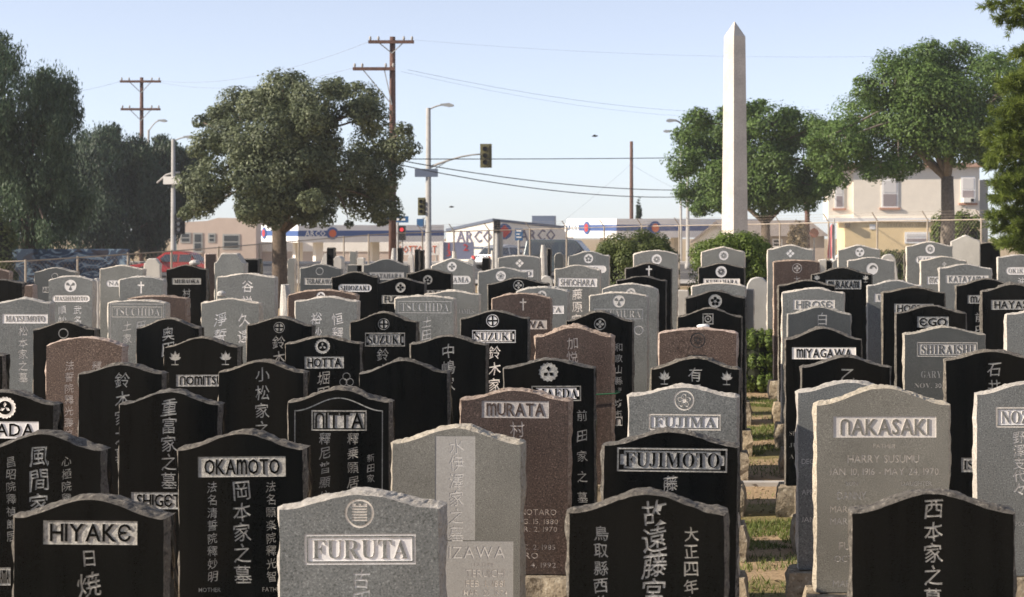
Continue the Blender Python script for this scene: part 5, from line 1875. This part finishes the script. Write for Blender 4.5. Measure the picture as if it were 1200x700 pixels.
# ---------------------------------------------------------------- poles, lamps, signals
def utility_pole(label, px, d, ytop, wpx, arms, group='wooden utility poles'):
    X = at(px, 0, d).x
    g = ground(X, d)
    H = zpix(ytop, d) - g
    root = empty('utility_pole', (X, d, g - .05))
    tag(root, label, 'utility pole', group)
    r = wpx * d / F / 2
    MB().tube([(0, 0, 0), (0, 0, H * .5), (0, 0, H)], [r * 1.15, r, r * .8], 10).build('pole', M_POLE_WOOD, root, smooth=True)
    for (y, xa, xb, brace) in arms:
        z = zpix(y, d) - g
        a, b = at(xa, 0, d).x - X, at(xb, 0, d).x - X
        arm = MB().box(a, b, -r - .13, -r * .9, z - .07, z + .07).build('crossarm', M_POLE_WOOD, root)
        for t in (.04, .22, .78, .96):
            MB().lathe([(.03, 0), (.055, .05), (.055, .12), (.03, .18)], 8, (a + (b - a) * t, -r - .06, z + .07)).build('insulator', M_POLE_GREY, arm)
        if brace:
            mb = MB()
            mb.tube([(a + (b - a) * .25, -r - .07, z - .07), (0, -r * .9, z - brace)], .025, 5)
            mb.tube([(b - (b - a) * .25, -r - .07, z - .07), (0, -r * .9, z - brace)], .025, 5)
            mb.build('brace', M_STEEL, arm)
    return root


utility_pole('wooden pole with two crossarms rising above the left trees', 166, 112, 90, 5, [(95, 142, 189.5, .7), (127.5, 143, 189, .7)])
utility_pole('tall brown wooden pole right of the spreading tree, two crossarms', 460, 80, 42, 8.2, [(48.5, 433, 486, .5), (80, 415, 464, 1.6)])
utility_pole('bare brown wooden pole between lamp and obelisk, no crossarms', 740, 128, 165, 4.6, [])
utility_pole('short tan wooden pole in front of the low grey house', 946, 92, 190, 6, [])
# a fire-orange lower arm on the tall pole, and its transformer
tp = bpy.data.objects['utility_pole.001']


def lamp_arm(root, H, dx, dz, r=.045, head=.75):
    pts = [(0, 0, H - .1)]
    for i in range(1, 8):
        t = i / 7
        pts.append((dx * t, 0, H - .1 + dz * sin(t * pi / 2)))
    o = MB().tube(pts, [r * 1.2] + [r] * 7, 8).build('lamp_arm', M_POLE_GREY, root, smooth=True)
    sg = 1 if dx > 0 else -1
    x = dx
    mb = MB()
    mb.prism([(x - sg * .1, H - .1 + dz - .02), (x + sg * .3, H - .1 + dz - .10), (x + sg * head, H - .1 + dz - .06), (x + sg * head, H - .1 + dz + .02), (x + sg * .35, H - .1 + dz + .1), (x - sg * .1, H - .1 + dz + .06)], -.14, .14)
    mb.build('lamp_head', M_STEEL, o)
    return o


def street_pole(name, label, px, d, ytop, wpx, group=None, cat='street lamp'):
    X = at(px, 0, d).x
    g = ground(X, d)
    H = zpix(ytop, d) - g
    root = empty(name, (X, d, g - .03))
    tag(root, label, cat, group)
    r = wpx * d / F / 2
    MB().tube([(0, 0, 0), (0, 0, .35), (0, 0, .36), (0, 0, H)], [r * 1.7, r * 1.6, r * 1.1, r * .75], 12).build('pole', M_POLE_GREY, root, smooth=True)
    return root, X, g, H


def signal_head(root, x, y, z, h, facing=-1, mat=None, lights=True, bp=True, name='signal_head', rz=0.0):
    w = h * .32
    o = empty(name, (x, y, z), rz, root)
    MB().box(-w / 2, w / 2, -.12, .12, -h / 2, h / 2).build('housing', mat or M_BLACK, o)
    if bp:
        MB().box(-w * .85, w * .85, .06, .09, -h * .56, h * .56).build('backplate', mat or M_BLACK, o)
    for k in range(3):
        zz = (1 - k) * h * .31
        mb = MB()
        mb.tube([(0, -.12, zz), (0, -.30, zz)], w * .38, 10, cap=False)
        mb.build('visor', mat or M_BLACK, o)
        disc(MB(), w * .34, -.135, -.121, 12, 1.0, (0, zz)).build('lens', M_WHITE if lights else M_BLACK, o)
    return o


# corner lamp and signal by the station
root, X, g, H = street_pole('street_lamp', 'tall grey street lamp with signal mast arm right of the brown pole', 502, 92, 126, 7, 'street lamps')
lamp_arm(root, H, at(519, 0, 92).x - X, .25, .04, .55)
za = zpix(196, 92) - g
zb = zpix(180, 92) - g
xb = at(567, 0, 92).x - X
pts = [(0, 0, za)] + [(xb * t, 0, za + (zb - za) * sin(t * pi / 2)) for t in (.2, .4, .6, .8, 1)]
arm = MB().tube(pts, [.07, .06, .05, .045, .04, .035], 8).build('mast_arm', M_POLE_GREY, root, smooth=True)
MB().tube([(.05, 0, za - .25), (xb * .35, 0, za + (zb - za) * .5)], .02, 6).build('tie_rod', M_STEEL, root)
signal_head(root, xb + .1, 0, zpix(182, 92) - g, 1.1, mat=M_OLIVE, lights=False)
o = MB().box(at(487, 0, 92).x - X, at(514, 0, 92).x - X, -.22, -.19, zpix(207, 92) - g, zpix(197.5, 92) - g).build('street_name_plate', M_SIGNGREY, root)
signal_head(root, at(494.5, 0, 92).x - X, 0, zpix(241.5, 92) - g, .82, mat=M_OLIVE, lights=False)
o = MB().box(at(489, 0, 92).x - X, at(496.5, 0, 92).x - X, -.15, .15, zpix(265, 92) - g, zpix(256, 92) - g).build('pedestrian_signal', M_SIGNBLUE, root)
MB().tube([(at(495, 0, 92).x - X, 0, zpix(266, 92) - g), (0, 0, zpix(266, 92) - g)], .025, 6).build('bracket', M_STEEL, root)
MB().tube([(at(495, 0, 92).x - X, 0, zpix(255, 92) - g), (0, 0, zpix(255, 92) - g)], .025, 6).build('bracket', M_STEEL, root)

# left lamp with camera box
root, X, g, H = street_pole('street_lamp', 'grey street lamp with white camera box before the left evergreens', 203, 96, 163, 5.6, 'street lamps')
lamp_arm(root, H, at(218, 0, 96).x - X, .22, .035, .5)
z0 = zpix(202, 96) - g
xb = at(184, 0, 96).x - X
MB().tube([(.35, 0, z0 + .02), (0, 0, z0), (xb * .45, 0, z0 - .12), (xb, 0, z0 - .55)], .05, 8).build('curved_bracket', M_POLE_GREY, root, smooth=True)
MB().box(at(193, 0, 96).x - X, at(213, 0, 96).x - X, -.25, .2, zpix(215.5, 96) - g, zpix(206.5, 96) - g).build('camera_box', M_STUCCO_WHITE, root)
signal_head(root, at(211, 0, 96).x - X, -.1, zpix(261.5, 96) - g, 1.02)
root, X, g, H = street_pole('street_lamp', 'small distant lamp above the left evergreens beside the wooden pole', 174, 126, 152, 3.5, 'street lamps')
lamp_arm(root, H, at(187, 0, 126).x - X, .75, .04, .5)
root, X, g, H = street_pole('street_lamp', 'dark curved lamp arm poking out left of the round street tree', 806, 104, 152, 4.2, 'street lamps')
lamp_arm(root, H, at(791, 0, 104).x - X, .65, .05, .5)
root, X, g, H = street_pole('street_lamp', 'pale thin lamp just below the dark curved lamp by the round street tree', 798, 124, 156, 3.0, 'street lamps')
lamp_arm(root, H, at(786, 0, 124).x - X, .25, .035, .5)
root, X, g, H = street_pole('signal_post', 'grey square signal post in front of the white corner shop wall', 582.5, 90, 270, 5, None, 'traffic signal')
MB().box(at(577.5, 0, 90).x - X, at(588, 0, 90).x - X, .1, .45, .2, zpix(271, 90) - g).build('cabinet', plain('cabinet_grey', (.30, .30, .29), .6), root)
signal_head(root, 0, -.05, zpix(265, 90) - g, .6, lights=False)
root, X, g, H = street_pole('pedestrian_signal_post', 'black pedestrian signal with red light beside the tall brown pole', 471.5, 89, 281, 2.4, None, 'traffic signal')
o = MB().box(-.16, .16, -.15, .1, zpix(281, 89) - g, zpix(264, 89) - g).build('housing', M_BLACK, root)
m, nt, bs = newmat('red_signal_light')
bs.inputs['Base Color'].default_value = (.6, .02, .03, 1)
bs.inputs['Emission Color'].default_value = (1, .08, .1, 1)
bs.inputs['Emission Strength'].default_value = .25
disc(MB(), .1, -.17, -.151, 12, 1, (0, zpix(268.5, 89) - g)).build('red_light', m, o)
board('street_name_sign', 'blue street name sign behind the tall brown pole', 90, 453.5, 478.5, 253.5, 261, M_SIGNBLUE, 'sign', [], 1, .05)
board('bus_stop_sign', 'blue rectangular sign on slim post before the white shop wall', 88, 603.5, 612.5, 268, 282, M_SIGNBLUE, 'sign', [], 1, .05)
for nm, dd, bars in (('street_name_sign', 90, [(459, 475, 256.2, 258.6)]), ('bus_stop_sign', 88, [(605, 611, 270, 271.5), (605, 609, 274, 275.2), (605, 611, 277.5, 278.8)])):
    rt = bpy.data.objects[nm]
    for (xa, xb_, ya, yb) in bars:      # markings too far off to read
        pa, pb = at(xa, ya, dd), at(xb_, yb, dd)
        MB().box(pa.x - rt.location.x, pb.x - rt.location.x, -.012, -.002, pb.z - rt.location.z, pa.z - rt.location.z).build('white_marking', M_WHITE, rt)
# round sign and hanging flag
root, X, g, H = street_pole('round_sign', 'faded red round sign on a post right of the tan wooden pole', 954, 88, 266, 2, None, 'sign')
disc(MB(), .24, -.06, -.04, 8, 1, (0, zpix(272.5, 88) - g)).build('plate', plain('faded_red', (.42, .17, .13), .7), root)
d = 56.0
root, X, g, H = street_pole('flag', 'limp red and white striped flag on a short pole at right back', 977.5, d, 255, 2.4, None, 'flag')
m, nt, bs = newmat('striped_flag_cloth')
tc = nt.nodes.new('ShaderNodeTexCoord')
wv = nt.nodes.new('ShaderNodeTexWave')
wv.bands_direction = 'X'
wv.inputs['Scale'].default_value = 3.4
wv.inputs['Distortion'].default_value = 1.2
nt.links.new(tc.outputs['Object'], wv.inputs['Vector'])
rr = ramp(nt, wv.outputs[0], [(.35, (.48, .13, .14)), (.5, (.75, .70, .68))])
nt.links.new(rr.outputs[0], bs.inputs['Base Color'])
bs.inputs['Roughness'].default_value = .9
mb = MB()
zt, zb = zpix(259, d) - g, zpix(302, d) - g
xa = at(969, 0, d).x - X
for sgn in (0, 1):
    for i in range(12):
        for j in range(8):
            def q(i, j):
                u, v = j / 8, i / 12
                return (xa * u * (.6 + .4 * v), .05 * sin(u * 9 + v * 2) + .01 * sgn, zt + (zb - zt) * v - .15 * u * (1 - v))
            mb.poly([q(i, j), q(i, j + 1), q(i + 1, j + 1), q(i + 1, j)])
mb.build('cloth', m, root)


# ---------------------------------------------------------------- wires
def wire(label, a, b, sag, r=.012, mat=None, group='overhead wires'):
    A, B = at(*a), at(*b)
    pts = []
    for i in range(15):
        t = i / 14
        p = A.lerp(B, t)
        p.z -= sag * 4 * t * (1 - t)
        pts.append(p)
    mb = MB().tube([p - A for p in pts], r, 5)
    o = mb.build('overhead_wire', mat or M_WIRE, None, A)
    tag(o, label, 'wire', group)


wire('upper straight dark cable running from the tall brown pole towards the obelisk', (462, 186.5, 80), (900, 183.5, 104), .05, .022)
wire('middle sagging dark cable below the signal arm, right of the tall pole', (462, 187, 80), (800, 223, 110), .35, .024)
wire('lowest sagging dark cable below the signal arm, right of the tall pole', (462, 192, 80), (800, 231, 110), .45, .024)
wire('faint wire from tall pole top to upper right, behind the obelisk', (478, 82, 80), (960, 128, 130), .9, .007, M_WIRE2)
wire('faint second wire from tall pole, just beneath the upper right one', (470, 84, 80), (960, 133, 130), 1.0, .005, M_WIRE2)
wire('faint wire between the two wooden poles above the spreading tree', (188, 95, 112), (435, 48, 80), .7, .007, M_WIRE2)
wire('faint lower wire between the two wooden poles', (188, 97, 112), (417, 79, 80), .6, .007, M_WIRE2)
wire('faint wire leaving the left wooden pole towards the left edge', (143, 95, 112), (-40, 118, 112), .4, .007, M_WIRE2)
wire('thin wire running down left from the bare brown pole', (740, 192, 128), (640, 275, 128), .1, .007, M_WIRE2)
wire('thin wire running down right from the bare brown pole', (740, 193, 128), (815, 232, 128), .1, .007, M_WIRE2)
wire('faint wire high across the sky right of the tall pole', (486, 47, 80), (1300, 55, 80), .6, .0035, M_WIRE2)

# birds
for i, (px, py, d, lab) in enumerate(((697, 160, 70, 'tiny dark bird flying in the open sky right of the signal arm'), (529, 243, 85, 'tiny dark bird low in the sky above the white corner shop'))):
    p = at(px, py, d)
    root = empty('bird', p)
    tag(root, lab, 'bird', 'birds in the sky')
    mb = MB()
    mb.tube([(-.12, 0, 0), (-.06, 0, .01), (.04, 0, .01), (.1, 0, .02), (.13, 0, .015)], [.008, .03, .035, .022, .006], 8)
    for sg in (-1, 1):
        mb.poly([(-.03, 0, .02), (.05, 0, .02), (.02, sg * .14, .07), (-.05, sg * .26, .03), (-.06, sg * .12, .05)])
    mb.build('body', M_BLACK, root)

# cypress far off
bush('cypress', 'thin dark cypress beside the bare brown pole', 140, 744, 753, 232, L_DARK, 2500, .2, 41, cat='tree')


# ---------------------------------------------------------------- boundary fence
rail = [(-30, 308, 62), (30, 306, 62), (209, 294, 66), (297, 287, 72), (450, 274, 84), (600, 269.5, 86), (740, 265.5, 84), (890, 263, 78), (1050, 259, 70), (1230, 256, 66)]
posts = [-5, 30, 91, 150, 201, 256, 304, 350, 403, 432, 463, 495, 532, 573, 621, 664, 708, 752, 796, 855, 914, 971, 1028, 1087, 1150, 1212]


def rail_at(px):
    for (x0, y0, d0), (x1, y1, d1) in zip(rail, rail[1:]):
        if x0 <= px <= x1:
            t = (px - x0) / (x1 - x0)
            d = 1 / ((1 - t) / d0 + t / d1)
            return at(px, y0 + (y1 - y0) * t, d)


root = empty('chain_link_fence', (0, 74, ground(0, 74)))
tag(root, 'long chain link fence with barbed wire arms along the far cemetery boundary', 'fence')
off = Vector(root.location)
PT = [rail_at(p) for p in posts]
for p, px in zip(PT, posts):
    g = ground(p.x, p.y)
    o = MB().tube([Vector((p.x, p.y, g - .05)) - off, Vector((p.x, p.y, p.z + .05)) - off], .038, 8).build('post', M_FENCE, root)
    if px > 480:
        MB().tube([Vector((p.x, p.y, p.z + .02)) - off, Vector((p.x - .22, p.y - .1, p.z + .36)) - off], .022, 6).build('barb_arm', M_FENCE, o)
for a, b in zip(PT, PT[1:]):
    MB().tube([a - off, b - off], .024, 6).build('top_rail', M_FENCE, root)
mb = MB()
for (a, px), b in zip(zip(PT, posts), PT[1:]):
    if px > 480:
        for t in (.35, .65, .98):
            o_ = Vector((-.22 * t, -.1 * t, .34 * t))
            mb.tube([a + o_ - off, b + o_ - off], .004, 4)
mb.build('barbed_wire', M_FENCE, root)['kind'] = 'stuff'
mb = MB()
for a, b in zip(PT, PT[1:]):
    L = (b - a).length
    n = int(L / .14)
    ga, gb = ground(a.x, a.y), ground(b.x, b.y)
    for k in range(n):
        for sg in (1, -1):
            t0 = k / n
            hgt = a.z - ga
            t1 = t0 + sg * hgt * .8 / L
            z1 = 0.0
            if t1 > 1:
                z1 = hgt * (t1 - 1) / (t1 - t0); t1 = 1
            if t1 < 0:
                z1 = hgt * (0 - t1) / (t0 - t1); t1 = 0
            p, q = a.lerp(b, t0), a.lerp(b, t1)
            gz1 = ga + (gb - ga) * t1
            q = Vector((q.x, q.y, gz1 + z1))
            mb.tube([p - off, q - off], .0028, 3, cap=False)
mb.build('wire_mesh', M_FENCE, root)['kind'] = 'stuff'


# ---------------------------------------------------------------- vehicles
def vehicle(label, px, d, L, W, H, paint, rz, kind='suv', zoff=0.0, tail=None):
    X = at(px, 0, d).x
    g = ground(X, d) + .01
    root = empty('parked_car', (X, d, g), rz)
    tag(root, label, 'car', 'cars on the street')
    hl, hw = L / 2, W / 2
    wl = .34 * H / 1.6
    belt = H * .56
    if kind == 'suv':
        low = [(-hl, .35), (-hl + .05, .28), (hl - .1, .28), (hl, .45), (hl - .02, belt * .88), (hl - .95, belt), (-hl + .02, belt), (-hl - .0, belt * .7)]
        top = [(-hl + .06, belt), (hl - 1.15, belt), (hl - 1.85, H - .04), (hl - 2.2, H), (-hl + .35, H), (-hl + .2, H - .05)]
    else:
        low = [(-hl, .4), (-hl + .1, .26), (hl - .1, .26), (hl, .42), (hl - .05, belt * .82), (hl - 1.1, belt * 1.0), (-hl + .6, belt * 1.02), (-hl + .05, belt * .9)]
        top = [(-hl + .55, belt), (hl - 1.15, belt), (hl - 1.95, H - .05), (hl - 2.5, H), (-hl + 1.5, H - .02), (-hl + 1.0, H - .12)]

    def loft(pts, w0, w1, zlo, zhi):
        mb = MB()
        n = len(pts)
        for sg in (-1, 1):
            for x, z in pts:
                t = 0 if zhi == zlo else min(1, max(0, (z - zlo) / (zhi - zlo)))
                mb.v.append((x, sg * (w0 + (w1 - w0) * t), z))
        mb.f.append(tuple(range(n)))
        mb.f.append(tuple(range(2 * n - 1, n - 1, -1)))
        for i in range(n):
            j = (i + 1) % n
            mb.f.append((i, n + i, n + j, j))
        mb.m += [0] * len(mb.f)
        return mb
    body = loft(low, hw, hw * .97, .3, belt).build('body', paint, root)
    cab = loft(top, hw * .93, hw * .74, belt, H).build('cabin', paint, root)
    for o in (body, cab):
        bv = o.modifiers.new('bevel', 'BEVEL')
        bv.width = .05
        bv.segments = 2
        bv.limit_method = 'ANGLE'
    xs0, xs1 = top[0][0] + .25, top[2][0]
    n = 3 if kind == 'suv' else 2
    for sg in (-1, 1):
        for k in range(n):
            a = xs0 + (xs1 - xs0) * k / n + .05
            b = xs0 + (xs1 - xs0) * (k + 1) / n - .05
            zb, zt = belt + .05, H - .16
            yb = sg * (hw * .93 + .006 + (hw * .74 - hw * .93) * (.05 / (H - belt)))
            yt = sg * (hw * .93 + .006 + (hw * .74 - hw * .93) * ((zt - belt) / (H - belt)))
            mb = MB()
            e = .45 if k == n - 1 else 0
            pts = [(a, yb, zb), (b + e, yb, zb), (b, yt, zt), (a + (.06 if k == 0 else 0), yt, zt)]
            mb.poly(pts)
            mb.poly([(x, y - sg * .02, z) for x, y, z in pts][::-1])
            mb.build('side_window', M_GLASS, cab)
        o = MB().box(xs1 + .05, xs1 + .22, sg * hw * 1.0 if sg > 0 else -hw - .16, hw + .16 if sg > 0 else -hw * 1.0, belt + .02, belt + .18).build('mirror', paint, root)
    wx0, wx1 = top[1], top[2]
    mb = MB()
    f0, f1 = .1, .88
    q = lambda t, sg: (wx0[0] + (wx1[0] - wx0[0]) * t + .012, sg * (hw * .93 + (hw * .74 - hw * .93) * t) * .9, wx0[1] + (wx1[1] - wx0[1]) * t + .012)
    mb.poly([q(f0, -1), q(f0, 1), q(f1, 1), q(f1, -1)])
    mb.build('windscreen', M_GLASS, cab)
    xr = top[-1][0] if kind == 'suv' else top[-1][0]
    mb = MB()
    q0, q1 = top[0], top[-1]
    q = lambda t, sg: (q0[0] + (q1[0] - q0[0]) * t - .012, sg * (hw * .93 + (hw * .74 - hw * .93) * t) * .85, q0[1] + (q1[1] - q0[1]) * t + .012)
    mb.poly([q(.15, 1), q(.15, -1), q(.85, -1), q(.85, 1)])
    mb.build('rear_window', M_GLASS, cab)
    for sx in (-hl + .85, hl - .85):
        for sg in (-1, 1):
            y = sg * (hw - .1)
            mb = MB().tube([(sx, y - .1, wl), (sx, y + .1, wl)], wl, 18)
            o = mb.build('wheel', M_RUBBER, root)
            MB().tube([(sx, y + sg * .1, wl), (sx, y + sg * .115, wl)], wl * .6, 12).build('rim', M_CHROME, o)
    for sg in (-1, 1):
        MB().box(-hl - .02, -hl + .05, sg * (hw - .25) - .1, sg * (hw - .25) + .1, belt * .72, belt * 1.0).build('tail_light', tail or M_RED, root)
        MB().box(hl - .1, hl + .01, sg * (hw - .3) - .16, sg * (hw - .3) + .16, belt * .62, belt * .8).build('headlight', M_WHITE, root)
    return root


P_TEAL = plain('dark_teal_car_paint', (.07, .09, .10), .25, .3)
P_RED = plain('red_car_paint', (.30, .02, .02), .25, .1)
P_SILVER = plain('silver_car_paint', (.42, .43, .44), .3, .5)
P_WHITE = plain('white_car_paint', (.7, .7, .7), .3)
vehicle('dark teal sport utility car parked in front of the lettered white wall', 667, 95, 4.7, 1.85, 1.98, P_TEAL, radians(-6), 'suv', tail=M_ORANGE)
vehicle('red car with dark windows behind the fence below the left signal', 203, 95, 4.3, 1.75, 1.36, P_RED, radians(176), 'sedan')
vehicle('silver car roof showing left of the blue bus stop sign', 592, 104, 4.3, 1.75, 1.4, P_SILVER, radians(60), 'sedan')
vehicle('white car half hidden behind the hanging flag', 990, 92, 4.3, 1.75, 1.45, P_WHITE, radians(170), 'sedan')


# ---------------------------------------------------------------- thin summer haze over the whole place
m = bpy.data.materials.new('thin_haze')
m.use_nodes = True
nt = m.node_tree
nt.nodes.clear()
mo = nt.nodes.new('ShaderNodeOutputMaterial')
pv = nt.nodes.new('ShaderNodeVolumePrincipled')
pv.inputs['Color'].default_value = (0.93, 0.95, 1.0, 1)
pv.inputs['Density'].default_value = 0.00035
pv.inputs['Anisotropy'].default_value = 0.0
nt.links.new(pv.outputs[0], mo.inputs['Volume'])
hz = MB().box(-410, 410, -160, 610, -3.7, 13).build('haze', m)
hz['kind'] = 'stuff'
hz['label'] = 'thin pale haze in the air over the cemetery and street'
hz['category'] = 'haze'
